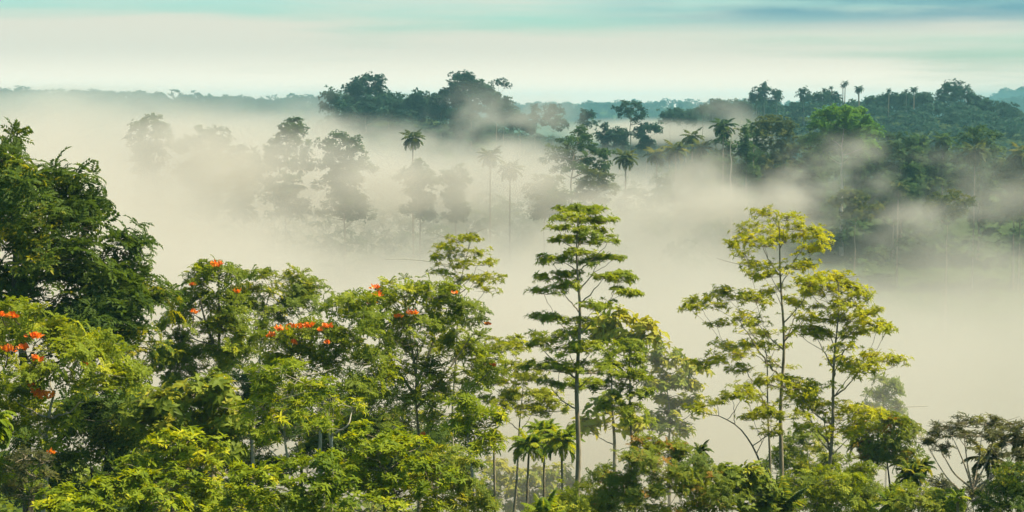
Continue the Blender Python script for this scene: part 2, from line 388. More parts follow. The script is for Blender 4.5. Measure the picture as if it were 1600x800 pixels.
        for hb in hubs:
            nc = max(2, int(r.uniform(4, 9) * dens))
            o = r.normal(size=(nc, 3)) * [1, 1, flat] * size * spread * 1.25
            pp = hb + o; pos.append(pp)
            dv = (pp - c) / [rx_, ry_, max(rz_, .3 * rx_)]; a_ = dv * .55 + [0, 0, up] + r.normal(size=(nc, 3)) * tilt; ax.append(a_)
            flush = np.where(r.uniform(0, 1, nc) < .07, .35, 0)
            tn.append(np.clip(-.06 + .34 * bt + .46 * r.uniform(0, 1) + .30 * r.uniform(0, 1, nc) + flush + tintshift, 0, 1.1))
            if twigs and D < 300:
                ccen = c - np.array([0, 0, .3 * rz_]); md = (ccen + hb) / 2 - [0, 0, .12 * np.linalg.norm(hb - ccen)]
                tr0 = max(.008, .010 * k * 30 * .45)
                tb.add(bez(ccen, md, hb, 4), np.linspace(tr0 * 1.7, tr0, 4), 4)
                for p in pp[::2]: tb.add(np.array([hb - [0, 0, .05], (hb + p) / 2 - [0, 0, .02], p]), [tr0, tr0 * .8, tr0 * .5], 3)
        for q in range(bare):
            e = c + r.normal(size=3) * [rx_, ry_, rz_] * 1.1; e[2] = c[2] + abs(r.normal()) * rz_ * .9
            tb.add(bez(c, (c + e) / 2 + r.normal(size=3) * .1, e, 5), np.linspace(.022, .006, 5), 3)
    tb.build('trunk', M[bark], root)
    pos = np.concatenate(pos); ax = np.concatenate(ax); tn = np.concatenate(tn)
    sz = size * r.uniform(.6, 1.3, len(pos))
    V, T, I = scatter(kind, pos, ax, sz, r)
    mesh_from('crown', V, T, M[mat], root, tint=tn[I])
    for (fx, fy, fw) in flowers:
        # blossom head at the twig tip nearest to the camera there
        fw = fw * r.uniform(.8, 1.3); q = at(fx + r.uniform(-2, 2), fy + r.uniform(-4, 4), D - half * .75); FR = []
        for _ in range(max(10, int(fw * 2.2))):
            v, t = blade(.20 * r.uniform(.7, 1.3), .13, .05, -.04)
            s = fw * k * .5; o = np.clip(r.normal(size=3), -1.5, 1.5) * [s, s * .6, s * .34]
            FR.append((v @ rx(r.uniform(-1, 1)).T @ ry(-r.uniform(.1, 1.2)).T @ rz(r.uniform(0, 6.28)).T + q + o, t))
        v, t = cat(FR); mesh_from('flower_cluster', v, t, M['flower'], root)
        # its stalk leads back into the crown
        near = pos[np.argmin(np.linalg.norm(pos - q, axis=1))]
        sb = Tubes(); sb.add(bez(near, (near + q) / 2 - [0, 0, .15], q, 5), np.linspace(.03, .015, 5), 4); sb.build('flower_stalk', M['dkbark'], root)
    return root

def palm(name, label, D, px, py, rad_px, base_py=None, lean=0., mat='palm', bark='bark', n=16, group=None, droop=.8, seed=0, upright=.7, trunk_r=None, cat_='palm'):
    """feather palm: slim ringed trunk, arching fronds with leaflets"""
    r = np.random.default_rng(7000 + seed + int(px)); k = D / F
    c = at(px, py, D); g = float(gz(c[0], c[1])); b = np.array([c[0] + lean * k, D + r.uniform(-.3, .3), g])
    root = empty(name, b); tag(root, label, cat_, group)
    Lf = rad_px * k * (1.12 if D < 300 or D > 800 else 1.35)
    tr0 = trunk_r or max(.045 * Lf, .07)
    tb = Tubes(); P = bez(b - [0, 0, .3], (b + c) / 2 + [r.uniform(-.4, .4), 0, 0], c, 14); tb.add(P, np.linspace(tr0 * 1.35, tr0 * .85, 14), 7 if D < 300 else 5)
    tb.build('trunk', M[bark], root)
    parts, tints = [], []
    for i in range(n):
        a = 2.399963 * i + r.uniform(-.2, .2); el = (1.4 - (2.1 if D < 300 else 2.8) * (i / (n - 1)) ** .95) * upright + r.uniform(-.1, .1)
        ll = Lf * r.uniform(.85, 1.08); m = 18 if D < 300 else 12
        s = np.linspace(0, 1, m); ang = el - droop * (1.3 if D < 300 else .9) * s ** 1.4
        dx = np.cumsum(np.cos(ang)) * ll / m; dz = np.cumsum(np.sin(ang)) * ll / m
        rach = np.stack([dx, np.zeros(m), dz], 1)
        tt = r.uniform(0, 1)
        for j in range(1, m):
            for sg in (-1, 1):
                lw = ll * .30 * math.sin(math.pi * (.12 + .86 * s[j]) ** .8) + .04 * ll
                v, t = kite(lw, ll * (.085 if D < 300 else .18) + .02, 0, lw * r.uniform(.2, .55))
                v = v @ ry(-ang[j] * .3).T @ rz(sg * r.uniform(.75, 1.05)).T + rach[j]
                parts.append((v @ rz(a).T + c, t)); tints.append(np.full(4, tt))
        # rachis as a narrow strip
        for j in range(m - 1):
            wd = ll * .012 + .008
            q = np.array([rach[j] + [0, wd, 0], rach[j + 1] + [0, wd, 0], rach[j + 1] - [0, wd, 0], rach[j] - [0, wd, 0]])
            parts.append((q @ rz(a).T + c, np.array([[0, 1, 2], [0, 2, 3]]))); tints.append(np.full(4, .9))
    v, t = cat(parts); mesh_from('crown', v, t, M[mat], root, tint=np.concatenate(tints))
    return root
# ------------------------------------------------------------------ foreground trees, left to right
FT = 'flowering tulip trees of the foreground'
tree('broadleaf_tree', 'tallest dark green tree with big drooping compound leaves at the left edge', 'tree', 88,
     [(40, 900), (45, 700), (30, 520), (22, 380), (6, 250)],
     [(3, 237, 7, 14), (8, 253, 9, 8), (20, 292, 40, 20), (78, 294, 40, 20), (118, 304, 22, 18), (136, 312, 12, 14), (70, 350, 60, 30), (80, 430, 60, 30), (110, 470, 60, 30), (170, 470, 40, 24), (150, 520, 60, 30), (60, 530, 60, 30), (30, 324, 60, 32), (100, 330, 44, 26), (140, 352, 34, 26),
      (40, 385, 60, 38), (112, 395, 56, 32), (172, 398, 34, 22), (200, 412, 20, 16), (60, 450, 70, 38), (150, 450, 55, 34), (205, 452, 26, 22), (100, 508, 80, 34), (186, 500, 48, 32),
      (225, 482, 20, 18), (20, 480, 40, 46), (140, 550, 60, 30), (215, 535, 26, 22), (-50, 309, 55, 60), (-70, 420, 70, 80), (-40, 267, 34, 30)],
     'pinnate', .82, 'glossy', bark='dkbark', r0=.38, dens=1.0, depth=.6, flat=.8, up=.8)
tree('tulip_tree', 'rounded tree with the largest orange blossom heads at the far left edge', 'tree', 72,
     [(60, 960), (62, 800), (75, 690), (90, 610)],
     [(14, 505, 40, 22), (60, 500, 40, 20), (100, 522, 45, 20), (140, 548, 40, 20), (60, 540, 60, 28), (20, 560, 40, 26), (175, 572, 34, 22), (200, 598, 22, 22), (110, 572, 50, 24),
      (60, 590, 55, 28), (15, 610, 40, 26), (150, 605, 40, 22), (50, 640, 50, 28), (10, 670, 40, 34), (60, 690, 45, 28), (-40, 560, 50, 50), (30, 735, 40, 24)],
     'tulip', 0.42, 'tulip', bark='pale', r0=.3, dens=1.08, depth=.75,
     flowers=[(13, 546, 11), (39, 549, 9), (57, 560, 10), (54, 531, 10), (67, 615, 17), (20, 496, 9), (79, 708, 7), (54, 599, 5), (3, 494, 6), (132, 571, 5)], group=FT)
tree('tulip_tree', 'slender upright tree with orange blossoms on its flat top, left of centre', 'tree', 98,
     [(330, 820), (335, 640), (345, 540), (345, 460), (338, 425)],
     [(335, 426, 34, 14), (308, 445, 24, 18), (362, 440, 18, 14), (300, 478, 34, 22), (352, 474, 30, 20), (368, 500, 14, 18), (318, 512, 40, 22), (275, 512, 26, 22), (352, 535, 40, 24),
      (286, 545, 36, 24), (322, 565, 50, 26), (262, 560, 26, 22), (375, 560, 24, 20), (255, 585, 34, 22), (300, 600, 50, 26)],
     'tulip', 0.45, 'tulip', r0=.24, dens=1.15, depth=.7, flowers=[(338, 416, 11), (371, 458, 5), (304, 490, 5), (298, 448, 4)], group=FT,
     stems=[[(345, 560), (320, 500), (308, 450)], [(345, 520), (360, 480), (362, 440)]])
tree('slender_tree', 'slim pale trunked tree with a flat open crown behind the orange blossoms', 'tree', 103,
     [(392, 820), (398, 650), (404, 560), (412, 500), (425, 450)],
     [(418, 440, 40, 14), (462, 450, 32, 14), (488, 458, 16, 14), (394, 462, 22, 16), (440, 472, 46, 16), (404, 490, 22, 14), (470, 484, 30, 16), (430, 505, 30, 14)],
     'tulip', 0.42, 'broad', bark='pale', r0=.16, dens=1.15, depth=.7)
tree('tulip_tree', 'spreading tree with a row of orange blossoms along its low flat crown', 'tree', 88,
     [(500, 840), (505, 690), (500, 600)],
     [(430, 535, 24, 14), (462, 530, 40, 16), (505, 522, 34, 16), (545, 488, 34, 18), (520, 545, 45, 22), (450, 555, 45, 22), (565, 515, 30, 20), (485, 580, 60, 26), (560, 560, 45, 28), (520, 475, 22, 12), (575, 600, 45, 28),
      (430, 580, 26, 20), (530, 615, 50, 26)],
     'tulip', 0.43, 'tulip', bark='pale', r0=.26, dens=1.00, depth=.7,
     flowers=[(441, 517, 9), (465, 514, 9), (482, 513, 8), (512, 508, 8), (421, 526, 7), (497, 516, 5), (462, 536, 5), (513, 537, 4)], group=FT)
tree('tulip_tree', 'widest crowned tree with scattered orange blossoms and many dark limbs at centre', 'tree', 95,
     [(655, 850), (655, 700), (652, 600), (650, 540)],
     [(630, 458, 40, 16), (672, 462, 36, 16), (590, 478, 34, 18), (705, 478, 34, 16), (640, 490, 60, 22), (730, 500, 28, 18), (690, 512, 50, 22), (590, 512, 40, 22), (740, 530, 26, 18), (640, 532, 50, 22),
      (765, 585, 18, 16), (740, 572, 34, 20), (700, 560, 44, 20), (600, 560, 44, 26), (650, 600, 50, 26), (710, 610, 46, 26), (590, 610, 44, 28), (690, 640, 40, 22), (630, 650, 50, 24)],
     'tulip', 0.45, 'tulip', bark='bark', r0=.2, dens=0.95, grow=1.25, depth=.7,
     flowers=[(586, 447, 7), (588, 460, 8), (550, 468, 6), (578, 476, 7), (642, 492, 9), (622, 498, 7), (712, 460, 5), (763, 507, 5), (771, 573, 5), (660, 684, 6)], group=FT,
     stems=[[(652, 620), (610, 560), (585, 500)], [(652, 600), (675, 540), (690, 480)], [(652, 640), (700, 580), (740, 520)], [(652, 590), (640, 520), (632, 465)]])
tree('slender_tree', 'thin yellow green tree with wispy bare twigs rising behind the central crown', 'tree', 106,
     [(705, 830), (708, 640), (714, 500), (722, 430), (734, 378)],
     [(734, 374, 14, 7), (716, 376, 16, 7), (700, 388, 18, 7), (684, 402, 14, 7), (725, 398, 22, 8), (748, 412, 16, 6), (710, 416, 26, 8), (690, 428, 16, 6), (768, 434, 14, 6), (740, 440, 22, 7), (715, 440, 18, 6), (756, 455, 14, 5), (700, 452, 14, 6)],
     'whorl', 0.198, 'airy', tilt=.45, rise=1.0, grow=1.25, spread=.9, bark='pale', r0=0.119, dens=1.04, depth=.8, up=1.0, bare=3, flat=.35)
tree('slender_tree', 'spreading yellow green tree with flat leafy tiers left of the tall straight trunk', 'tree', 126,
     [(800, 840), (806, 760), (812, 680), (816, 600)],
     [(784, 536, 24, 9), (800, 545, 20, 8), (760, 548, 22, 8), (800, 575, 28, 10), (828, 592, 30, 10), (768, 600, 20, 9), (806, 622, 30, 11), (840, 618, 26, 10), (775, 632, 24, 10), (830, 645, 28, 10), (864, 640, 24, 10)],
     'whorl', 0.260, 'airy', tilt=.45, rise=1.0, grow=1.25, spread=.9, bark='bark', r0=0.136, dens=1.34, depth=.8, up=1.0, flat=.35, bare=1, tintshift=-.2)
tree('bent_tree', 'small tree with a bent pale trunk and bright tufted top right of the central crown', 'tree', 80,
     [(745, 800), (740, 760), (728, 710), (724, 690), (735, 665)],
     [(742, 650, 30, 14), (722, 640, 22, 14), (762, 662, 20, 14), (735, 672, 28, 13), (770, 688, 18, 12), (712, 668, 18, 14), (750, 698, 22, 10)],
     'narrow', 0.34, 'lush', bark='pale', r0=.24, dens=1.25, depth=.7, bare=2)
# the tall layered trees
tree('layered_tree', 'tallest straight trunked tree with tiered flat foliage plates at centre right', 'tree', 92,
     [(901, 860), (902, 700), (904, 560), (903, 450), (905, 340)],
     [(900, 326, 26, 6), (922, 330, 22, 6), (884, 338, 20, 6), (936, 346, 24, 7), (905, 346, 30, 7), (874, 358, 18, 7), (915, 362, 32, 7), (949, 376, 20, 8), (905, 378, 26, 7), (880, 376, 18, 6),
      (862, 407, 18, 7), (882, 408, 22, 7), (936, 408, 34, 8), (958, 404, 12, 6), (905, 398, 22, 6), (967, 432, 28, 8), (942, 434, 16, 6), (886, 431, 24, 7), (862, 434, 14, 5), (850, 457, 20, 8), (874, 450, 18, 6), (892, 445, 14, 6),
      (974, 456, 20, 8), (988, 462, 10, 7), (960, 440, 18, 7), (930, 482, 26, 8), (948, 478, 10, 6), (848, 494, 22, 8), (870, 498, 14, 6), (899, 503, 22, 8), (885, 520, 18, 7),
      (861, 528, 26, 11), (845, 540, 14, 9), (924, 545, 36, 11), (890, 548, 36, 10), (846, 574, 26, 9), (874, 578, 34, 11), (925, 580, 40, 11), (905, 604, 34, 9), (860, 600, 22, 8)],
     'whorl', .19, 'layer', spread=.75, bark='bark', r0=.22, rise=.8, dens=1.4, grow=1.05, tintshift=.1, depth=.8, up=.75, flat=.3)
tree('layered_tree', 'dark layered tree close behind the right side of the tallest straight trunk', 'tree', 100,
     [(992, 840), (990, 720), (986, 620), (980, 545)],
     [(974, 552, 30, 10), (990, 540, 16, 8), (955, 570, 26, 10), (990, 570, 22, 10), (968, 590, 34, 11), (998, 592, 18, 10), (945, 605, 24, 10), (980, 614, 28, 10), (992, 640, 20, 10), (960, 634, 22, 9), (1000, 660, 16, 8)],
     'whorl', .23, 'layer', spread=.75, bark='bark', r0=.2, rise=.8, dens=1.4, depth=.8, up=.75, flat=.4)
tree('broadleaf_tree', 'pale misty tree with large upright leaves at the top behind the layered trunk', 'tree', 140,
     [(962, 840), (960, 740), (958, 620), (950, 540)],
     [(940, 512, 22, 12), (962, 506, 16, 12), (922, 524, 20, 12), (950, 532, 24, 12), (999, 514, 16, 12), (1010, 530, 14, 12), (985, 530, 16, 12), (945, 640, 30, 16), (925, 670, 24, 16), (970, 662, 24, 14)],
     'big', .62, 'broad', bark='bark', r0=.2, dens=1.15, depth=.8, tintshift=.3, stems=[[(958, 640), (985, 580), (999, 525)]])  # raised tint puts a backlit paleness into the leaf colour
tree('broadleaf_tree', 'pale leafy tree with loose clustered leaves between the tiered trunk and airy trees', 'tree', 150,
     [(1046, 840), (1045, 740), (1046, 650), (1040, 580)],
     [(1034, 552, 18, 12), (1030, 572, 26, 14), (1062, 572, 26, 13), (1085, 582, 18, 11), (1046, 598, 32, 15), (1078, 606, 26, 13), (1022, 605, 22, 13), (1058, 632, 30, 14), (1030, 636, 24, 14), (1084, 640, 16, 12), (1046, 660, 30, 14), (1020, 668, 22, 14), (1066, 678, 22, 12)],
     'big', .46, 'broad', bark='bark', r0=.18, dens=1.1, depth=.8, tintshift=.3)  # leaf colour lightened by the tint shift to imitate backlight
tree('airy_tree', 'tallest airy yellow green tree with flat tiers on fine branches at right', 'tree', 106,
     [(1220, 860), (1220, 720), (1222, 600), (1224, 463), (1214, 345)],
     [(1205, 334, 20, 6), (1228, 342, 20, 6), (1187, 360, 26, 8), (1160, 376, 22, 8), (1146, 384, 10, 5), (1242, 356, 28, 8), (1272, 368, 18, 9), (1264, 392, 22, 8), (1224, 376, 26, 8), (1195, 384, 18, 6), (1284, 384, 8, 6),
      (1166, 400, 14, 5), (1181, 417, 20, 8), (1205, 430, 30, 8), (1238, 418, 22, 7), (1262, 414, 12, 5), (1132, 457, 20, 7), (1095, 478, 22, 8), (1080, 482, 8, 5), (1150, 466, 26, 8), (1182, 470, 28, 8), (1118, 478, 20, 6), (1212, 455, 18, 6),
      (1120, 508, 18, 6), (1156, 498, 20, 7), (1186, 506, 18, 6), (1134, 542, 24, 8), (1112, 566, 28, 9), (1156, 556, 20, 8), (1098, 572, 12, 7), (1190, 540, 20, 7), (1168, 578, 20, 7), (1254, 498, 20, 7), (1245, 475, 20, 7), (1262, 455, 18, 7)],
     'whorl', 0.217, 'airy', tilt=.45, rise=1.0, grow=1.25, spread=.9, bark='bark', r0=0.187, dens=1.12, depth=.8, up=1.0, flat=.5, bare=1, tintshift=.12)
tree('airy_tree', 'second airy yellow green tree whose lower tiers reach furthest right', 'tree', 102,
     [(1292, 860), (1296, 720), (1304, 600), (1308, 463), (1309, 440)],
     [(1309, 436, 24, 9), (1326, 446, 14, 7), (1254, 444, 22, 8), (1276, 448, 20, 8), (1290, 458, 22, 8), (1336, 462, 20, 9), (1303, 478, 28, 8), (1356, 490, 20, 8), (1371, 510, 18, 8), (1384, 516, 6, 5), (1330, 500, 22, 8), (1340, 520, 26, 7), (1285, 500, 20, 7),
      (1250, 520, 28, 8), (1276, 522, 18, 7), (1320, 545, 16, 6), (1346, 573, 28, 7), (1380, 562, 24, 7), (1402, 568, 8, 4), (1330, 580, 20, 7), (1305, 566, 16, 6),
      (1224, 602, 34, 9), (1250, 612, 24, 8), (1276, 606, 20, 7), (1248, 628, 26, 8), (1285, 640, 30, 9), (1334, 640, 28, 9), (1356, 652, 16, 7), (1312, 655, 20, 8), (1270, 672, 26, 8), (1330, 676, 20, 8)],
     'whorl', 0.217, 'airy', tilt=.45, rise=1.0, grow=1.25, spread=.9, bark='bark', r0=0.187, dens=1.34, depth=.8, up=1.0, flat=.5, bare=1, tintshift=.12)
tree('airy_tree', 'crooked thin limbed tree leaning left below the tallest airy tree', 'tree', 98,
     [(1222, 830), (1200, 760), (1190, 720), (1165, 672), (1140, 652), (1106, 648)],
     [(1144, 622, 18, 8), (1162, 612, 20, 8), (1180, 622, 16, 7), (1120, 630, 14, 6), (1094, 640, 12, 6), (1206, 645, 26, 9), (1225, 652, 22, 8), (1178, 655, 14, 7), (1196, 676, 20, 8)],
     'whorl', 0.229, 'airy', tilt=.45, rise=1.0, grow=1.25, spread=.9, bark='dkbark', r0=0.136, dens=1.10, depth=.8, up=1.0, flat=.35, bare=2, tintshift=-.15)
tree('slender_tree', 'straight second trunk standing close beside the tallest airy tree', 'tree', 109,
     [(1204, 850), (1202, 700), (1200, 600), (1196, 540), (1180, 500)],
     [(1176, 522, 16, 6), (1204, 520, 16, 6), (1168, 540, 14, 5), (1210, 545, 16, 6), (1184, 600, 16, 6), (1215, 572, 16, 6)],
     'whorl', 0.205, 'airy', tilt=.45, rise=1.0, grow=1.25, spread=.9, bark='bark', r0=0.128, dens=0.97, depth=.8, up=1.0, flat=.3, bare=1)
tree('red_tipped_tree', 'tree with drooping dark leaves and rusty red tips right of the airy trees', 'tree', 118,
     [(1392, 830), (1390, 760), (1386, 690)],
     [(1366, 676, 18, 9), (1392, 668, 20, 9), (1412, 672, 14, 8), (1376, 694, 24, 11), (1408, 694, 16, 12), (1394, 712, 24, 12), (1372, 722, 20, 11), (1416, 716, 12, 10), (1350, 706, 16, 10)],
     'pinnate', .62, 'red', bark='dkbark', r0=.16, dens=1.1, depth=.8)
tree('bare_limbed_tree', 'dark broom shaped tree with exposed forking limbs in the lower right corner', 'tree', 76,
     [(1524, 850), (1523, 790), (1522, 765)],
     [(1450, 694, 12, 9), (1462, 682, 16, 9), (1482, 670, 20, 9), (1510, 664, 26, 9), (1540, 662, 24, 9), (1566, 666, 22, 9), (1588, 674, 18, 10), (1500, 682, 26, 8), (1540, 684, 30, 9), (1572, 692, 24, 10), (1600, 690, 18, 14), (1470, 702, 14, 7), (1612, 720, 24, 18), (1590, 716, 18, 12)],
     'narrow', 0.19, 'olive', bark='bark', r0=.11, dens=1.25, depth=.75, bare=5, up=.8, rise=1.0,
     stems=[[(1522, 770), (1480, 748), (1450, 700)], [(1522, 770), (1512, 730), (1505, 670)], [(1522, 768), (1545, 715), (1556, 672)], [(1522, 772), (1580, 725), (1592, 682)], [(1522, 775), (1490, 740), (1462, 690)], [(1522, 772), (1505, 720), (1486, 678)], [(1523, 770), (1530, 715), (1535, 670)], [(1523, 775), (1556, 730), (1574, 675)], [(1522, 780), (1570, 745), (1604, 700)]])
# shade trees filling the grove behind
tree('shade_tree', 'feathery dark green tree in the shade below the widest blossoming crown', 'tree', 104,
     [(600, 850), (604, 740), (606, 660)],
     [(600, 640, 60, 24), (560, 665, 46, 24), (645, 665, 50, 24), (600, 690, 70, 26), (540, 700, 46, 26), (660, 700, 44, 24), (610, 730, 60, 26), (690, 730, 36, 24), (545, 640, 34, 22)],
     'tulip', 0.40, 'glossy', bark='dkbark', r0=.2, dens=1.1, depth=.9)
tree('shade_tree', 'dark leafy tree in the shade under the rounded blossoming tree at left', 'tree', 84,
     [(150, 900), (150, 800), (145, 720)],
     [(120, 640, 55, 26), (170, 650, 45, 26), (90, 690, 55, 28), (150, 695, 55, 28), (200, 690, 36, 26), (60, 745, 55, 28), (120, 745, 55, 28), (190, 740, 40, 28), (220, 640, 30, 24), (20, 770, 50, 30), (90, 790, 50, 30)],
     'pinnate', .62, 'glossy', bark='dkbark', r0=.24, dens=1.2, depth=.9)
tree('shade_tree', 'mid green tree filling the gap under the slender blossoming tree', 'tree', 106,
     [(395, 850), (392, 740), (388, 660)],
     [(380, 600, 46, 24), (420, 590, 36, 22), (350, 630, 50, 26), (410, 632, 50, 26), (300, 648, 46, 26), (370, 668, 60, 28), (440, 670, 40, 26), (310, 690, 50, 28), (240, 640, 40, 26), (250, 680, 44, 26)],
     'tulip', 0.43, 'glossy', bark='dkbark', r0=.2, dens=1.15, depth=.9)
tree('shade_tree', 'dim leafy tree behind the pale twisted trunk at lower left of centre', 'tree', 112,
     [(470, 860), (470, 740), (468, 660)],
     [(440, 640, 44, 26), (490, 640, 44, 26), (530, 660, 40, 26), (460, 680, 60, 28), (520, 700, 50, 28), (410, 690, 40, 26), (480, 730, 60, 28), (560, 740, 50, 28), (420, 740, 50, 28)],
     'tulip', .5, 'glossy', bark='dkbark', r0=.2, dens=1.2, depth=.9)
tree('shade_tree', 'dim tree filling the shade behind the golden leaved bush', 'tree', 110,
     [(270, 860), (270, 760), (268, 680)],
     [(200, 650, 40, 26), (240, 700, 50, 28), (290, 710, 50, 28), (180, 700, 44, 28), (220, 745, 60, 28), (340, 720, 46, 28), (300, 755, 60, 28), (370, 745, 44, 28)],
     'tulip', .5, 'glossy', bark='dkbark', r0=.2, dens=1.2, depth=.9)
tree('shade_tree', 'dim tree low behind the hanging leafy bush at bottom centre', 'tree', 108,
     [(680, 880), (680, 800), (680, 730)],
     [(650, 700, 36, 24), (690, 695, 36, 24), (620, 740, 50, 26), (670, 745, 50, 26), (715, 750, 34, 24), (580, 770, 50, 26), (740, 780, 34, 22)],
     'tulip', .46, 'glossy', bark='dkbark', r0=.16, dens=1.2, depth=.9)
tree('shade_tree', 'dull olive tree behind the broom shaped tree and slim palms', 'tree', 112,
     [(1470, 880), (1470, 820), (1470, 770)],
     [(1450, 762, 24, 12), (1480, 770, 26, 12), (1515, 772, 26, 12), (1550, 765, 28, 13), (1470, 790, 40, 14), (1530, 792, 40, 14), (1420, 785, 30, 14)],
     'tulip', .42, 'olive', bark='dkbark', r0=.12, dens=.9, depth=.9)
# ------------------------------------------------------------------ shrubs along the bottom
tree('leafy_shrub', 'bright yellow green bush of upturned leaves nearest the bottom left', 'shrub', 58,
     [(180, 880), (180, 820)],
     [(110, 776, 40, 16), (160, 770, 40, 16), (75, 790, 34, 14), (200, 756, 36, 18), (140, 795, 50, 18), (215, 780, 50, 22), (90, 815, 60, 20), (180, 815, 60, 22)],
     'whorl', 0.22, 'lush', r0=.12, dens=1.2, depth=.8, up=.9)
tree('leafy_shrub', 'tall golden leaved bush in front of the shaded hollow at lower left', 'shrub', 62,
     [(285, 900), (288, 800), (290, 740)],
     [(288, 690, 36, 18), (258, 694, 30, 16), (320, 706, 32, 18), (240, 722, 36, 18), (290, 728, 46, 22), (345, 735, 34, 20), (265, 760, 50, 22), (325, 770, 50, 24), (240, 795, 46, 24), (300, 805, 60, 24), (365, 790, 40, 24)],
     'whorl', 0.24, 'lush', r0=.14, dens=1.15, depth=.75, up=.9)
tree('broadleaf_shrub', 'round leaved green bush between the slender blossoming tree and golden bush', 'shrub', 76,
     [(300, 880), (300, 760), (302, 690)],
     [(300, 612, 40, 18), (262, 628, 34, 18), (338, 622, 34, 18), (290, 645, 50, 22), (350, 652, 38, 20), (240, 655, 34, 20), (310, 675, 56, 22), (365, 680, 34, 20), (250, 680, 34, 18), (330, 705, 44, 18)],
     'big', .36, 'broad', r0=.16, dens=1.3, depth=.75, tintshift=.05)
tree('leafy_tree', 'sunlit yellowish small tree with a pale twisted trunk at lower left of centre', 'tree', 70,
     [(470, 860), (462, 760), (442, 690), (448, 650), (462, 600)],
     [(440, 580, 34, 15), (468, 588, 30, 15), (412, 598, 30, 15), (450, 612, 44, 18), (490, 605, 26, 14), (420, 630, 42, 18), (470, 640, 44, 18), (392, 650, 24, 16), (430, 660, 44, 18), (485, 668, 32, 16), (410, 690, 34, 16)],
     'narrow', 0.27, 'lush', bark='pale', r0=.17, dens=1.15, depth=.75, up=.7, bare=2, tintshift=-.1)
tree('bare_stemmed_tree', 'small tree of upright bare pale stems with few leaves left of the central crown', 'tree', 78,
     [(524, 860), (522, 760), (520, 680)],
     [(505, 640, 16, 10), (530, 630, 18, 10), (548, 646, 16, 9), (516, 655, 18, 10), (556, 640, 12, 9)],
     'narrow', 0.26, 'lush', bark='pale', r0=.13, dens=.7, depth=.8, bare=3,
     stems=[[(520, 690), (508, 650), (505, 612)], [(520, 690), (520, 650), (524, 605)], [(520, 690), (545, 665), (553, 628)], [(521, 700), (512, 668), (516, 622)]])
tree('leafy_shrub', 'glossy bush with yellow flushed shoots at bottom centre left', 'shrub', 60,
     [(480, 900), (478, 800), (475, 760)],
     [(455, 735, 40, 18), (500, 725, 38, 18), (420, 752, 36, 18), (470, 765, 50, 22), (530, 755, 36, 20), (400, 790, 46, 22), (450, 800, 56, 24), (520, 795, 50, 24), (385, 745, 28, 16)],
     'whorl', 0.22, 'lush', r0=.13, dens=1.15, depth=.75, up=.8, tintshift=-.12)
tree('leafy_shrub', 'bush with lemon yellow top rosettes at bottom centre', 'shrub', 64,
     [(620, 900), (622, 800), (618, 740)],
     [(565, 672, 14, 10), (612, 690, 26, 14), (590, 705, 36, 16), (635, 702, 34, 16), (560, 715, 32, 16), (600, 730, 50, 20), (650, 728, 34, 18), (560, 752, 44, 22), (620, 765, 56, 24), (675, 755, 38, 22), (580, 795, 56, 24), (650, 800, 56, 24), (548, 700, 20, 14)],
     'whorl', 0.22, 'lush', r0=.14, dens=1.15, depth=.75, up=.8)
tree('leafy_shrub', 'olive green bush with hanging leafy sprays right of the lemon topped bush', 'shrub', 66,
     [(710, 900), (708, 820), (706, 770)],
     [(690, 716, 30, 16), (712, 730, 34, 16), (672, 735, 28, 16), (700, 758, 42, 20), (735, 768, 30, 18), (680, 785, 44, 22), (730, 800, 44, 22), (760, 790, 24, 16)],
     'narrow', 0.22, 'broad', r0=.13, dens=1.25, depth=.75, up=.5, tintshift=.1)
tree('red_tipped_shrub', 'dense low tree with rusty and yellow leaves below the layered trees', 'shrub', 84,
     [(1040, 900), (1040, 820), (1040, 760)],
     [(1012, 706, 32, 15), (1050, 712, 36, 16), (985, 722, 32, 16), (1020, 735, 50, 20), (1080, 726, 30, 16), (960, 745, 34, 18), (1060, 755, 50, 22), (1105, 748, 30, 18), (1000, 768, 50, 22), (940, 772, 30, 18), (1120, 775, 36, 20), (1060, 795, 60, 22), (980, 800, 50, 22)],
     'tulip', 0.33, 'red', r0=.17, dens=1.25, depth=.75)
tree('hazy_shrub', 'pale hazy shrub under the cluster of slim palms', 'shrub', 150,
     [(850, 860), (850, 800)],
     [(830, 752, 24, 14), (860, 744, 26, 14), (885, 758, 24, 14), (845, 775, 36, 16), (880, 785, 34, 16), (812, 772, 20, 14)],
     'big', .42, 'broad', r0=.12, dens=1.2, depth=.9, tintshift=.3)  # tint shift paints backlit brightness into these leaves
tree('hazy_shrub', 'pale hazy shrub right of the bent pale trunk', 'shrub', 150,
     [(792, 860), (790, 800)],
     [(778, 735, 20, 13), (796, 748, 22, 13), (768, 755, 20, 14), (785, 772, 32, 16), (806, 790, 30, 16), (765, 790, 26, 16)],
     'big', .42, 'broad', r0=.12, dens=1.1, depth=.9, tintshift=.3)  # leaves tinted lighter, as if lit from behind
tree('shade_shrub', 'dark misty bush at the foot of the two airy trees', 'shrub', 122,
     [(1262, 860), (1262, 790)],
     [(1236, 700, 22, 13), (1262, 690, 22, 14), (1290, 700, 22, 14), (1250, 722, 34, 16), (1300, 728, 32, 16), (1215, 735, 26, 15), (1270, 750, 44, 18), (1330, 745, 28, 16), (1225, 768, 34, 18), (1310, 775, 44, 18), (1180, 770, 30, 18)],
     'tulip', 0.37, 'broad', r0=.14, dens=1.2, depth=.9)
tree('shade_shrub', 'low dark bush between the airy trees and the slim palms at lower right', 'shrub', 100,
     [(1350, 870), (1352, 810)],
     [(1335, 752, 24, 14), (1362, 748, 22, 14), (1348, 772, 34, 16), (1385, 775, 28, 15), (1330, 795, 36, 16), (1375, 800, 36, 16)],
     'tulip', 0.33, 'tulip', r0=.12, dens=1.2, depth=.9)
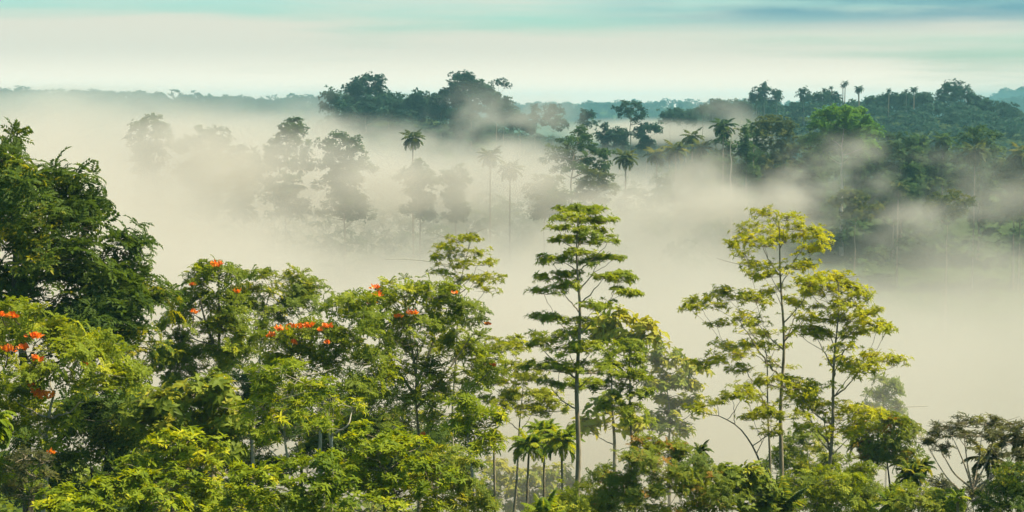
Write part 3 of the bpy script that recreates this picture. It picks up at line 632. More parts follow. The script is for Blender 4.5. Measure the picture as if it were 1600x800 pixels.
tree('shade_shrub', 'dark bush in the bottom right corner beside the broom shaped tree', 'shrub', 74,
     [(1592, 870), (1590, 810)],
     [(1580, 745, 22, 14), (1600, 755, 24, 16), (1572, 772, 24, 14), (1596, 785, 34, 18), (1560, 795, 28, 14), (1625, 770, 30, 24)],
     'tulip', 0.30, 'glossy', r0=.12, dens=1.2, depth=.9)
tree('withered_shrub', 'greyish withered shrub low at the left edge under the rounded tree', 'shrub', 66,
     [(50, 880), (52, 800)],
     [(40, 715, 26, 12), (62, 722, 20, 11), (28, 735, 22, 12), (55, 745, 30, 13), (20, 770, 26, 14), (50, 775, 30, 14)],
     'narrow', 0.18, 'olive', r0=.09, dens=.9, depth=.8, bare=4)
tree('leafy_shrub', 'green bush at the foot of the tallest straight trunk', 'shrub', 88,
     [(905, 890), (905, 830)],
     [(880, 786, 26, 12), (915, 778, 28, 14), (900, 800, 44, 18), (945, 795, 36, 18), (865, 806, 30, 14)],
     'tulip', .34, 'tulip', r0=.1, dens=1.2, depth=.9)
tree('leafy_shrub', 'broad leaved green bush between the rusty leaved tree and the airy trunks', 'shrub', 86,
     [(1150, 890), (1150, 830)],
     [(1130, 740, 22, 12), (1155, 748, 26, 14), (1180, 742, 22, 12), (1140, 768, 36, 16), (1185, 770, 34, 16), (1160, 795, 50, 18), (1200, 795, 34, 16)],
     'big', .30, 'broad', r0=.1, dens=1.3, depth=.9)
tree('leafy_shrub', 'feathery bright bush at the foot of the second airy tree', 'shrub', 90,
     [(1290, 890), (1290, 830)],
     [(1262, 760, 24, 13), (1290, 752, 26, 14), (1318, 762, 24, 13), (1275, 782, 36, 15), (1312, 785, 36, 15), (1240, 790, 30, 15), (1290, 802, 50, 14)],
     'tulip', .36, 'tulip', r0=.1, dens=1.2, depth=.9)
tree('leafy_shrub', 'low green bush under the slim palms at lower right', 'shrub', 82,
     [(1440, 890), (1440, 830)],
     [(1412, 786, 24, 12), (1445, 780, 26, 12), (1474, 788, 24, 12), (1430, 802, 36, 12), (1465, 804, 36, 12)],
     'tulip', .32, 'broad', r0=.09, dens=1.2, depth=.9)
tree('misty_grove_tree', 'pale tree top seen dimly in mist behind the second airy tree', 'tree', 165,
     [(1385, 760), (1384, 690), (1383, 620)],
     [(1380, 600, 20, 10), (1392, 616, 14, 10), (1368, 622, 16, 10), (1384, 640, 22, 11), (1360, 646, 16, 10), (1398, 655, 16, 10), (1376, 668, 26, 12)],
     'tulip', .5, 'broad', r0=.16, dens=1.0, depth=.9)
# palms
GP = 'slim palms in the grove'
palm('slim_palm', 'leftmost and darkest headed of the three slim palms under the tiered tree', 110, 827, 694, 33, lean=4, upright=.9, group=GP, n=28)
palm('slim_palm', 'middle slim palm with the tallest yellow green head in its trio', 112, 850, 676, 31, lean=0, upright=1.0, group=GP, n=28, seed=3)
palm('slim_palm', 'slim palm nearest the tall straight trunk with a bright upright head', 108, 877, 688, 34, lean=-3, upright=.95, group=GP, n=28, seed=5)
palm('slim_palm', 'slim dark palm standing beside the red leaved bush', 88, 1095, 704, 20, upright=.95, mat='glossy', group=GP, n=16)
palm('slim_palm', 'dark headed slim palm between the red tipped and broom shaped trees', 90, 1424, 742, 26, lean=2, upright=1.05, group=GP, n=28, mat='glossy')
palm('slim_palm', 'slim palm just right of and behind the dark headed palm at lower right', 94, 1440, 728, 22, upright=.9, group=GP, n=26, seed=4, mat='glossy')
palm('slim_palm', 'short palm with upright fronds at the bottom right under the dark headed palm', 84, 1392, 786, 30, upright=1.15, droop=.55, group=GP, n=16, seed=6)
palm('slim_palm', 'small yellowish palm in front of the broom shaped tree trunk', 72, 1496, 778, 20, upright=1.05, group=GP, n=14)
palm('slim_palm', 'dark spreading palm inside the limbs of the broom shaped tree', 82, 1545, 716, 38, upright=.95, mat='olive', group=GP, n=18)
palm('slim_palm', 'leafy palm leaning against the right edge of the view', 80, 1598, 688, 26, upright=1.0, mat='glossy', group=GP, n=16, seed=8)
palm('stemless_palm', 'low palm with wide fronds at the foot of the slim palm trio', 82, 850, 806, 42, upright=1.1, droop=.6, group=GP, n=18)
palm('stemless_palm', 'dark low palm with sword like fronds below the tallest airy tree', 86, 1212, 800, 60, upright=1.25, droop=.35, mat='glossy', group=GP, n=18)
palm('stemless_palm', 'palm with drooping bright fronds cut by the left edge', 50, -14, 664, 44, lean=-30, upright=.8, droop=1.5, group=GP, n=26)
palm('slim_palm', 'small thin palm in the gap right of the bent pale trunk', 100, 771, 672, 14, group=GP, n=12, mat='glossy', upright=.7)
# ------------------------------------------------------------------ trees standing in the mist half a kilometre away
def far(name, label, D, trunk, blobs, mat='forest', bark='bark', r0=.35, size=None, dens=1.0, kind='clump', group=None, cat_='tree', depth=.8, seed=0, bare=0, skirt=None):
    s = size or D / F * 4.0
    dens *= 1.35
    return tree(name, label, cat_, D, trunk, blobs, kind, s, mat, bark=bark, r0=r0, dens=dens, depth=depth, group=group, twigs=False, spread=.6, up=.9, flat=.8, seed=seed, bare=bare, skirt=skirt)
far('misty_tree', 'faint domed tree top furthest left in the mist', 500, [(236, 300), (235, 215)], [(235, 194, 18, 8), (218, 202, 12, 7), (252, 202, 14, 7), (236, 212, 26, 10), (215, 225, 18, 10), (255, 230, 20, 10)], skirt=345)
far('misty_tree', 'faint ragged tree right of the leftmost misty dome', 500, [(326, 310), (326, 230)], [(314, 212, 14, 7), (338, 212, 14, 8), (300, 224, 14, 8), (326, 226, 24, 9), (350, 230, 14, 9), (335, 245, 26, 12), (290, 240, 16, 10)], skirt=345)
far('misty_tree', 'low faint tree between the ragged misty tree and the stepped one', 490, [(380, 310), (378, 255)], [(372, 240, 14, 8), (388, 248, 12, 8), (372, 258, 22, 9), (395, 264, 14, 8)], skirt=345)
far('misty_tree', 'stepped tall tree standing in mist at left of centre', 480, [(446, 330), (446, 280), (450, 215)],
    [(456, 196, 12, 7), (464, 204, 12, 7), (444, 206, 10, 6), (456, 214, 16, 8), (438, 228, 16, 8), (464, 228, 14, 8), (420, 240, 16, 8), (448, 242, 22, 9), (470, 246, 14, 8), (412, 258, 20, 10), (440, 264, 28, 11), (470, 266, 16, 10), (400, 276, 18, 9)], depth=.8, skirt=345)
far('misty_tree', 'broad faint tree with side boughs left of the lone misty palm', 480, [(538, 330), (538, 260)],
    [(530, 218, 14, 7), (548, 224, 14, 7), (508, 226, 12, 5), (520, 236, 18, 8), (552, 238, 16, 8), (538, 248, 24, 9), (512, 262, 20, 9), (545, 266, 28, 10), (570, 262, 14, 8)], skirt=340)
far('misty_tree', 'low faint tree below the lone misty palm', 470, [(656, 320), (656, 280)], [(652, 262, 10, 7), (664, 270, 12, 7), (645, 276, 16, 8), (668, 284, 16, 8), (630, 284, 16, 8)], skirt=345)
far('misty_tree', 'small faint tree with two tufts left of the paired misty palms', 470, [(712, 320), (714, 290)], [(720, 268, 8, 6), (724, 276, 8, 6), (694, 274, 10, 5), (708, 282, 14, 6), (688, 284, 12, 6), (722, 288, 12, 7)], skirt=345)
CP = 'coconut palms in the mist'
palm('coconut_palm', 'lone coconut palm in the mist below the left wooded hill', 480, 645, 214, 17, mat='coco', group=CP, n=20, lean=1, trunk_r=.19)
palm('coconut_palm', 'left of two pale misty coconut palms standing close together', 480, 766, 242, 17, mat='coco', group=CP, n=20, trunk_r=.19)
palm('coconut_palm', 'right and lower of two pale misty coconut palms standing close together', 470, 797, 262, 18, mat='coco', group=CP, n=20, trunk_r=.19)
palm('coconut_palm', 'coconut palm beside the right edge of the flat topped spreading tree', 490, 978, 244, 17, mat='coco', group=CP, n=20, trunk_r=.19)
palm('coconut_palm', 'fainter coconut palm in mist between two clearer palms', 520, 1026, 240, 17, mat='coco', group=CP, n=20, trunk_r=.19)
palm('coconut_palm', 'full headed coconut palm with a shorter companion at its right', 490, 1056, 232, 19, mat='coco', group=CP, n=18, trunk_r=.19)
palm('coconut_palm', 'coconut palm with a leaning head right of the full headed one', 520, 1082, 212, 15, mat='coco', group=CP, n=16, trunk_r=.19)
palm('coconut_palm', 'drooping coconut palm below the leaning headed palm', 500, 1096, 230, 16, mat='coco', group=CP, n=16, trunk_r=.19)
palm('coconut_palm', 'tallest dark coconut palm next to the pale bare trunk', 500, 1130, 196, 18, mat='forest', group=CP, n=22, trunk_r=.2, droop=1.0)
palm('coconut_palm', 'coconut palm in front of the dark wood at right', 520, 1474, 216, 17, mat='forest', group=CP, n=18, trunk_r=.19)
palm('coconut_palm', 'brownish coconut palm in drifting mist near the right edge', 480, 1523, 234, 21, mat='coco', group=CP, n=18, trunk_r=.19)
palm('coconut_palm', 'coconut palm cut by the right edge in the mist', 480, 1596, 236, 20, mat='coco', group=CP, n=16, trunk_r=.19)
palm('coconut_palm', 'coconut palm low before the dark wood right of the white trunk', 480, 1404, 292, 16, mat='coco', group=CP, n=16, trunk_r=.19)
palm('coconut_palm', 'coconut palm rising from the wood right of the bright green tree', 540, 1440, 218, 14, mat='forest', group=CP, n=16, trunk_r=.19)
palm('coconut_palm', 'coconut palm head beside the yellowish domed tree', 540, 1178, 196, 14, mat='forest', group=CP, n=14, trunk_r=.19)
far('spreading_tree', 'flat topped spreading tree with open boughs alone in the central mist', 470, [(893, 345), (893, 300), (892, 265), (900, 225)],
    [(905, 208, 14, 5), (918, 214, 10, 4), (885, 222, 14, 5), (906, 222, 16, 6), (870, 236, 16, 5), (898, 236, 20, 7), (926, 238, 14, 6), (856, 252, 12, 4), (880, 250, 16, 6), (905, 252, 18, 7), (940, 240, 14, 5), (948, 248, 8, 5), (925, 258, 18, 8), (880, 266, 14, 5), (904, 268, 16, 6), (940, 268, 14, 7)], r0=.5, dens=.95)
far('misty_tree', 'round dark bush like tree at the foot of the flat topped spreading tree', 455, [(876, 345), (875, 320)], [(872, 304, 13, 8), (880, 312, 12, 8), (868, 314, 10, 8)], bark='dkbark', skirt=345)
far('misty_tree', 'pale green low tree left below the flat topped spreading tree', 462, [(850, 345), (850, 310)], [(845, 284, 12, 7), (862, 286, 14, 7), (848, 296, 18, 8), (858, 304, 14, 8), (832, 300, 12, 7)], mat='coco', skirt=345)
far('misty_tree', 'faint tree in mist right below the flat topped spreading tree', 462, [(932, 345), (932, 300)], [(926, 276, 14, 8), (944, 282, 12, 8), (920, 292, 16, 9), (940, 298, 18, 9), (912, 306, 12, 8)], mat='coco', skirt=345)
far('misty_tree', 'low tree between the coconut palms and the tall dark palm', 500, [(1110, 320), (1110, 275)], [(1104, 254, 14, 7), (1120, 258, 12, 7), (1098, 266, 18, 8), (1118, 270, 16, 8), (1080, 272, 14, 8), (1065, 282, 16, 8), (1040, 285, 16, 7)], mat='forest', skirt=345)
far('bare_topped_tree', 'pale bare topped trunk standing tall against the wood', 470, [(1142, 312), (1142, 260), (1142, 212)], [(1149, 204, 5, 3), (1137, 206, 4, 3), (1154, 212, 4, 2)], bark='pale', r0=.5, dens=.3, mat='coco', bare=6)
far('conical_tree', 'dark conical tree right of the pale bare topped trunk', 510, [(1166, 320), (1166, 215)], [(1164, 208, 5, 6), (1164, 220, 8, 7), (1166, 234, 11, 8), (1166, 250, 13, 9), (1164, 266, 14, 9), (1170, 280, 14, 9)], depth=.9)
far('misty_tree', 'dark tree hanging below the tallest coconut palm', 515, [(1132, 330), (1132, 240)], [(1128, 222, 10, 8), (1138, 234, 10, 8), (1126, 246, 12, 9), (1136, 262, 14, 9), (1128, 280, 16, 9), (1148, 276, 14, 9)], skirt=345)
far('domed_tree', 'yellowish domed tree left of the bright green tree', 520, [(1208, 330), (1208, 240)], [(1208, 190, 20, 6), (1192, 198, 14, 7), (1224, 200, 16, 7), (1180, 212, 12, 8), (1206, 212, 22, 9), (1230, 216, 14, 9), (1186, 232, 16, 9), (1214, 236, 24, 10), (1236, 240, 12, 9), (1196, 256, 20, 10), (1222, 262, 22, 10)], mat='coco', skirt=345)
far('green_tree', 'bright green spreading tree on a white trunk at right', 500, [(1315, 325), (1315, 275), (1316, 230), (1318, 190)],
    [(1310, 174, 18, 5), (1332, 178, 16, 5), (1290, 182, 16, 6), (1306, 188, 20, 6), (1340, 190, 18, 6), (1280, 198, 14, 6), (1318, 200, 22, 7), (1352, 202, 16, 6), (1296, 212, 20, 7), (1334, 214, 22, 8), (1364, 214, 12, 6), (1278, 220, 14, 8), (1312, 226, 22, 8), (1348, 228, 18, 8), (1290, 238, 14, 8), (1330, 240, 18, 7)], mat='bright', bark='pale', r0=.55, dens=1.5)
far('dark_tree', 'dark tree left below the bright green tree', 520, [(1270, 330), (1270, 260)], [(1262, 222, 14, 8), (1254, 236, 14, 8), (1276, 238, 14, 9), (1264, 252, 18, 9), (1286, 258, 14, 9), (1250, 262, 14, 8), (1274, 272, 20, 10)], skirt=345)
far('dark_tree', 'tiered dark tree right of the bright green tree', 510, [(1408, 345), (1408, 240)], [(1404, 216, 16, 5), (1424, 222, 12, 5), (1392, 228, 16, 6), (1416, 234, 18, 6), (1436, 238, 10, 6), (1386, 246, 16, 7), (1410, 250, 20, 8), (1434, 254, 14, 8), (1398, 266, 22, 10), (1428, 270, 18, 10)], mat='forest', skirt=345)
far('dark_tree', 'dark tree behind the white trunk of the bright green tree', 530, [(1346, 350), (1346, 290)], [(1340, 256, 16, 9), (1364, 250, 16, 9), (1350, 272, 22, 10), (1376, 268, 16, 10), (1360, 290, 24, 11), (1340, 296, 18, 10)], skirt=345)
far('dark_tree', 'low dark tree at the foot of the wood above the mist', 500, [(1396, 355), (1396, 318)], [(1384, 292, 16, 9), (1408, 296, 18, 9), (1374, 308, 18, 9), (1400, 312, 24, 9), (1428, 304, 16, 10), (1356, 314, 16, 8)], skirt=345)
far('dark_tree', 'dark tree in the wood below the coconut palm at right', 520, [(1456, 340), (1456, 280)], [(1450, 242, 14, 9), (1470, 246, 14, 9), (1460, 260, 18, 10), (1446, 276, 18, 10), (1474, 276, 18, 10), (1460, 294, 24, 10), (1440, 304, 14, 9)], skirt=345)
far('misty_tree', 'brownish misty tree behind the brownish coconut palm', 500, [(1530, 350), (1530, 260)], [(1524, 206, 14, 7), (1542, 212, 14, 7), (1510, 222, 14, 8), (1536, 228, 18, 9), (1554, 240, 14, 9), (1512, 250, 18, 10), (1540, 260, 22, 10), (1564, 268, 14, 9), (1520, 282, 24, 11), (1556, 290, 20, 10), (1494, 276, 14, 10)], mat='forest', skirt=345)
far('misty_tree', 'misty tree at the right edge below the cut coconut palm', 480, [(1584, 350), (1584, 290)], [(1580, 262, 14, 8), (1598, 270, 14, 9), (1576, 282, 18, 9), (1600, 292, 18, 9), (1584, 304, 22, 10)], mat='coco', skirt=345)
far('misty_tree', 'pale sunlit low tree in mist below the white trunk', 440, [(1336, 365), (1336, 330)], [(1322, 306, 14, 7), (1344, 312, 14, 7), (1308, 318, 16, 8), (1334, 324, 20, 8), (1360, 328, 14, 7)], mat='coco', skirt=345)
far('misty_tree', 'pale low tree in mist at the lower right of the dark wood', 440, [(1480, 365), (1480, 335)], [(1470, 316, 14, 7), (1490, 310, 14, 8), (1478, 328, 20, 8), (1506, 322, 16, 8), (1454, 328, 14, 7)], mat='coco', skirt=345)
# ------------------------------------------------------------------ lone trees between the two hills
far('umbrella_tree', 'tall umbrella tree with tiered top standing on the gap between the hills', 700, [(985, 218), (985, 190), (984, 168)], [(978, 164, 10, 3), (992, 165, 9, 3), (970, 172, 8, 3), (985, 172, 11, 4), (999, 174, 8, 3), (976, 179, 9, 3), (994, 182, 8, 3), (1004, 187, 6, 2.5), (990, 189, 6, 2)], r0=.5, mat='ridge', size=.9, dens=.9)
far('umbrella_tree', 'smaller umbrella tree left of the tall one between the hills', 740, [(918, 212), (918, 190), (917, 180)], [(914, 178, 8, 3), (923, 180, 7, 3), (917, 184, 12, 3.5), (911, 192, 8, 2.5), (924, 194, 8, 2.5)], r0=.5, mat='ridge', size=.95)
far('ridge_tree', 'low shrubby tree below and between the two umbrella trees', 690, [(948, 225), (948, 210)], [(945, 203, 5, 5), (952, 209, 6, 4), (942, 212, 8, 4)], mat='ridge', size=1.0, skirt=236)
far('ridge_tree', 'low shrubby tree at the foot of the tall umbrella tree', 690, [(968, 225), (968, 212)], [(963, 208, 4, 4), (971, 208, 5, 5), (977, 214, 6, 4), (964, 215, 8, 4)], mat='ridge', size=1.0, skirt=236)
far('ridge_tree', 'rounded tree right of the foot of the tall umbrella tree', 700, [(1010, 226), (1010, 208)], [(1002, 204, 8, 5), (1014, 202, 9, 5), (1024, 206, 8, 6), (1006, 213, 12, 5)], mat='ridge', size=1.1, skirt=236)
far('ridge_tree', 'narrow dark tree on the slope right of the left hill', 800, [(836, 205), (836, 180)], [(836, 172, 3, 4), (836, 180, 4, 5), (836, 189, 5, 5)], mat='ridge', size=1.1)
far('ridge_tree', 'rounded tree on the slope beside the narrow dark tree', 800, [(864, 210), (864, 190)], [(862, 172, 8, 4), (872, 178, 7, 5), (856, 182, 8, 5), (866, 188, 11, 6), (854, 196, 9, 6), (872, 198, 9, 6)], mat='ridge', size=1.2)
# ------------------------------------------------------------------ left wooded hill
LH = 'trees on the crest of the left hill'
def hill(label, blobs, D=850, size=1.35, mat='ridge', name='ridge_tree', trunk=None, group=LH, dens=1.15, r0=.5):
    bx = sum(b[0] for b in blobs) / len(blobs); by = max(b[1] for b in blobs)
    return far(name, label, D, trunk or [(bx, by + 40), (bx, by)], blobs, mat=mat, size=size, group=group, dens=dens, r0=r0)
hill('tallest broad tree at the left end of the left hill crest', [(574, 126, 10, 6), (590, 130, 8, 7), (582, 140, 14, 8), (560, 138, 12, 8), (548, 146, 14, 8), (566, 152, 18, 10), (586, 156, 14, 10), (550, 166, 20, 10), (578, 172, 24, 12), (560, 184, 26, 10), (594, 180, 16, 10)])
hill('open crowned tree at the far left end of the left hill', [(512, 150, 7, 5), (522, 148, 8, 5), (530, 156, 10, 7), (514, 160, 9, 6), (524, 170, 14, 8), (538, 178, 14, 9), (512, 172, 7, 5)], D=830, dens=.9)
hill('round dark tree right of the tallest broad tree on the left hill', [(602, 160, 7, 6), (610, 166, 8, 6), (604, 174, 12, 8), (614, 182, 12, 8)])
hill('low bushy tree in the saddle of the left hill', [(622, 164, 6, 4), (630, 168, 8, 5), (624, 176, 12, 7), (636, 182, 12, 8)])
hill('neat round headed tree in the middle of the left hill crest', [(655, 151, 8, 5), (649, 158, 10, 6), (662, 160, 9, 7), (655, 170, 16, 9), (645, 180, 14, 8), (668, 182, 14, 9)])
hill('rounded tree beside the left flank of the highest crown', [(686, 150, 8, 5), (694, 148, 8, 5), (682, 160, 10, 7), (696, 162, 14, 9), (686, 174, 16, 9)])
hill('highest crowned massive tree at the right of the left hill', [(714, 126, 8, 5), (728, 124, 9, 5), (722, 134, 14, 7), (740, 132, 9, 6), (750, 140, 10, 7), (734, 144, 18, 9), (712, 146, 12, 8), (760, 150, 12, 8), (742, 158, 22, 10), (718, 162, 18, 10), (770, 162, 14, 9), (752, 174, 24, 11), (726, 180, 24, 11)])
hill('dark tree stepping down the right shoulder of the left hill', [(782, 160, 8, 5), (790, 168, 9, 6), (780, 174, 12, 8), (796, 180, 12, 8), (786, 190, 16, 9)])
hill('flat topped emergent tree on a thin stem right of the highest crown', [(775, 130, 8, 2.5), (784, 127, 8, 2.5), (791, 132, 6, 3), (788, 137, 6, 2)], name='umbrella_tree', trunk=[(776, 170), (778, 150), (780, 132)], size=.9, D=860, dens=.7, r0=.3)
hill('low rounded tree at the foot of the right shoulder of the left hill', [(806, 186, 8, 5), (816, 192, 10, 6), (804, 198, 12, 7), (824, 202, 12, 7)], D=840)
# ------------------------------------------------------------------ right wooded ridge
RH = 'trees on the crest of the right ridge'
def ridge(label, blobs, D=1010, size=1.35, **kw): return hill(label, blobs, D=D, size=size, group=RH, **kw)
ridge('rounded tree at the left tail of the right ridge', [(1044, 178, 9, 4), (1056, 180, 8, 4), (1036, 186, 10, 5), (1052, 190, 14, 6)], D=900)
ridge('second rounded tree at the left tail of the right ridge', [(1066, 182, 9, 4), (1078, 180, 8, 4), (1072, 190, 14, 6)], D=900)
ridge('thin stemmed dark tree left of the bare notch of the right ridge', [(1094, 172, 6, 3), (1102, 171, 6, 3), (1098, 177, 8, 3)], trunk=[(1098, 215), (1098, 190), (1098, 176)], D=850, size=1.0, dens=.8, r0=.4, name='umbrella_tree')
ridge('bushy tree where the right ridge begins to climb', [(1112, 166, 6, 4), (1110, 174, 9, 6), (1118, 178, 9, 6)])
ridge('tree with twin round tops on the climbing right ridge', [(1122, 161, 5, 4), (1134, 165, 7, 4), (1128, 170, 12, 6), (1142, 172, 9, 5)])
ridge('dark rounded tree left of the tall ragged pair on the right ridge', [(1156, 164, 8, 4), (1164, 166, 9, 5), (1158, 173, 14, 6)])
ridge('ragged dark tall tree on the right ridge skyline', [(1184, 144, 5, 4), (1180, 150, 6, 4), (1188, 152, 6, 4), (1183, 159, 9, 5), (1176, 156, 4, 3)], D=1000, size=1.1)
ridge('taller gaunt tree touching the ragged dark tall one', [(1196, 134, 3.5, 2.5), (1192, 139, 4, 3), (1199, 141, 4, 2.5), (1195, 148, 5, 3), (1192, 156, 4, 3)], D=1000, size=.8, trunk=[(1194, 175), (1194, 150), (1195, 136)])
ridge('leaning tufted tree right of the tall ragged pair', [(1210, 146, 5, 3.5), (1218, 146, 4, 3), (1214, 152, 8, 4), (1210, 158, 6, 4)], D=1000, size=1.0)
ridge('small upright tree left of the wide domed crown on the right ridge', [(1254, 142, 4, 3), (1259, 146, 4, 3), (1253, 149, 5, 3.5), (1256, 155, 6, 3)], D=1000, size=.9)
ridge('low wide domed crown on the right ridge skyline', [(1268, 154, 8, 3), (1280, 150, 10, 4), (1294, 150, 10, 4), (1304, 154, 8, 4), (1284, 158, 20, 5)], D=1000)
SP = 'small palms on the skyline'
for (px, py, rr, lb) in [(1288, 139, 4, 'leftmost tiny palm on the right skyline above the domed crown'), (1299, 136, 4, 'second tiny palm on the right skyline above the domed crown'),
        (1317, 133, 5, 'shorter of the close pair of slim palms on the skyline'), (1321, 129, 6, 'taller of the close pair of slim palms on the skyline'),
        (1389, 140, 5, 'lone palm on the skyline midway along the right ridge'), (1416, 141, 4, 'small palm beside a fuller palm on the right skyline')]:
    palm('skyline_palm', lb, 1000, px, py, rr, mat='ridge', group=SP, n=14, trunk_r=.24, droop=.9)
palm('skyline_palm', 'thick full headed palm right of the close skyline pair', 990, 1342, 138, 8, mat='ridge', group=SP, n=26, trunk_r=.4, droop=1.15)
palm('skyline_palm', 'fuller palm left of the largest crown on the right ridge', 1000, 1428, 139, 7, mat='ridge', group=SP, n=22, trunk_r=.35, droop=1.0)
ridge('low tree under the gap right of the thick skyline palm', [(1360, 158, 8, 3.5), (1372, 157, 7, 3.5), (1366, 163, 14, 5)])
ridge('round tree under the lone skyline palm', [(1384, 153, 8, 4), (1394, 154, 7, 4), (1388, 160, 13, 6)])
ridge('dark tree under the fuller skyline palm', [(1408, 152, 6, 4), (1418, 153, 7, 4), (1412, 160, 12, 6)])
ridge('square shouldered dark tree left of the largest crown', [(1432, 154, 8, 4), (1444, 152, 8, 4), (1452, 156, 7, 4), (1440, 162, 16, 7)])
ridge('largest round crown at the high point of the right ridge', [(1482, 138, 8, 4), (1494, 138, 9, 5), (1476, 147, 8, 6), (1490, 148, 14, 7), (1506, 146, 9, 6), (1514, 154, 8, 6), (1496, 158, 20, 8), (1478, 160, 10, 7)])
ridge('small round tree right of the largest crown', [(1526, 158, 6, 4), (1534, 162, 8, 5), (1528, 168, 12, 6)])
ridge('bushy tree on the descending right end of the ridge', [(1546, 164, 7, 4), (1554, 167, 7, 4), (1550, 173, 12, 6)])
ridge('last tree on the skyline before the right edge', [(1570, 166, 5, 4), (1578, 172, 8, 4), (1590, 176, 8, 4), (1574, 180, 12, 6)])
# ------------------------------------------------------------------ continuous canopy of the hills: nobody could count it
def canopy(name, n, region, crown, size, mat, seed, lift=5., per=26, keep=None, vary=(.6, 1.3)):
    r = np.random.default_rng(seed); x0, x1, y0, y1 = region
    x = r.uniform(x0, x1, n); y = r.uniform(y0, y1, n)
    if keep is not None: k = keep(x, y); x, y = x[k], y[k]
    rad = r.uniform(.55, 1.35, len(x)) * crown; z = gz(x, y) + lift * r.uniform(*vary, len(x))
    P, A, Z, Tn = [], [], [], []
    for i in range(len(x)):
        h = r.normal(size=(per, 3)); h /= np.linalg.norm(h, axis=1, keepdims=True); h[:, 2] = np.abs(h[:, 2]) * 1.1 - .25
        rr = r.uniform(.75, 1.05, (per, 1)); P.append(np.array([x[i], y[i], z[i]]) + h * rr * rad[i] * [1, 1, r.uniform(.6, 1.1)])
        A.append(h * .6 + [0, 0, .6]); Z.append(np.full(per, size) * r.uniform(.7, 1.25, per)); Tn.append(np.clip(.45 * r.uniform() + .5 * r.uniform(size=per), 0, 1))
    V, T, I = scatter('clump', np.concatenate(P), np.concatenate(A), np.concatenate(Z), r)
    return tag(mesh_from(name, V, T, M[mat], tint=np.concatenate(Tn)[I]), kind='stuff')
canopy('hill_forest', 900, (-130, 90, 690, 1000), 6.0, 1.6, 'ridge', 3, keep=lambda x, y: gz(x, y) > 16)
canopy('ridge_forest', 2000, (40, 430, 780, 1180), 5.6, 1.6, 'ridge', 4, keep=lambda x, y: (gz(x, y) > 16) & (x < .34 * y) & (x > .073 * y + 6 * np.sin(y * .05)))
canopy('valley_forest', 900, (-190, 190, 450, 640), 4.6, 1.3, 'forest', 5, lift=9, vary=(.1, 1.5), keep=lambda x, y: (gz(x, y) > 12) & (abs(x) < .32 * y))
canopy('far_forest', 3800, (-1000, 1250, 2350, 3700), 11, 5.5, 'ridge', 6, lift=5, per=14, keep=lambda x, y: (gz(x, y) > 30) & (abs(x) < .30 * y))
canopy('plain_forest', 500, (-520, 520, 1150, 2300), 10, 3.4, 'ridge', 7, lift=3, per=14, keep=lambda x, y: abs(x) < .3 * y)
canopy('peak_forest', 700, (1000, 1480, 4450, 4720), 13, 7, 'ridge', 8, lift=4, per=12, keep=lambda x, y: gz(x, y) > 24)
# foreground ground cover
def cover(name, n, region, size, mat, kind, seed, tall):
    r = np.random.default_rng(seed); x0, x1, y0, y1 = region
    x = r.uniform(-1, 1, n); y = r.uniform(y0, y1, n); x = (x0 + x1) / 2 + x * (x1 - x0) / 2
    P = np.stack([x, y, gz(x, y) + r.uniform(.1, tall, n) * (.5 + .5 * np.sin(x * .6 + 2) * np.cos(y * .5))], 1)
    A = r.normal(size=(n, 3)) * .4 + [0, 0, 1]
    V, T, I = scatter(kind, P, A, size * r.uniform(.7, 1.3, n), r)
    return tag(mesh_from(name, V, T, M[mat], tint=r.uniform(0, .9, n)[I]), kind='stuff')
cover('undergrowth', 9000, (-48, 48, 48, 150), .75, 'broad', 'big', 21, 2.6)
# ------------------------------------------------------------------ mist lying in the valley
def mist_mat(name, dens, build, step=1.0):
    m, t = new_mat(name); o = t.nodes.new('ShaderNodeOutputMaterial'); v = t.nodes.new('ShaderNodeVolumePrincipled')
    v.inputs['Color'].default_value = (.685, .635, .56, 1); v.inputs['Anisotropy'].default_value = .1
    g = t.nodes.new('ShaderNodeNewGeometry')
    d = build(t, g.outputs['Position'])
    t.links.new(mth('MULTIPLY', d, dens, t), v.inputs['Density']); t.links.new(v.outputs[0], o.inputs['Volume'])
    m.cycles.volume_step_rate = step
    return m
def noise(t, pos, scale, detail=3, stretch=(1, 1, 1), off=(0, 0, 0), rough=.55):
    mp_ = t.nodes.new('ShaderNodeMapping'); mp_.inputs['Scale'].default_value = stretch; mp_.inputs['Location'].default_value = off
    t.links.new(pos, mp_.inputs[0])
    n_ = t.nodes.new('ShaderNodeTexNoise'); n_.inputs['Scale'].default_value = scale; n_.inputs['Detail'].default_value = detail; n_.inputs['Roughness'].default_value = rough
    t.links.new(mp_.outputs[0], n_.inputs[0]); return n_.outputs[0]
def xyz(t, p):
    s_ = t.nodes.new('ShaderNodeSeparateXYZ'); t.links.new(p, s_.inputs[0]); return s_.outputs
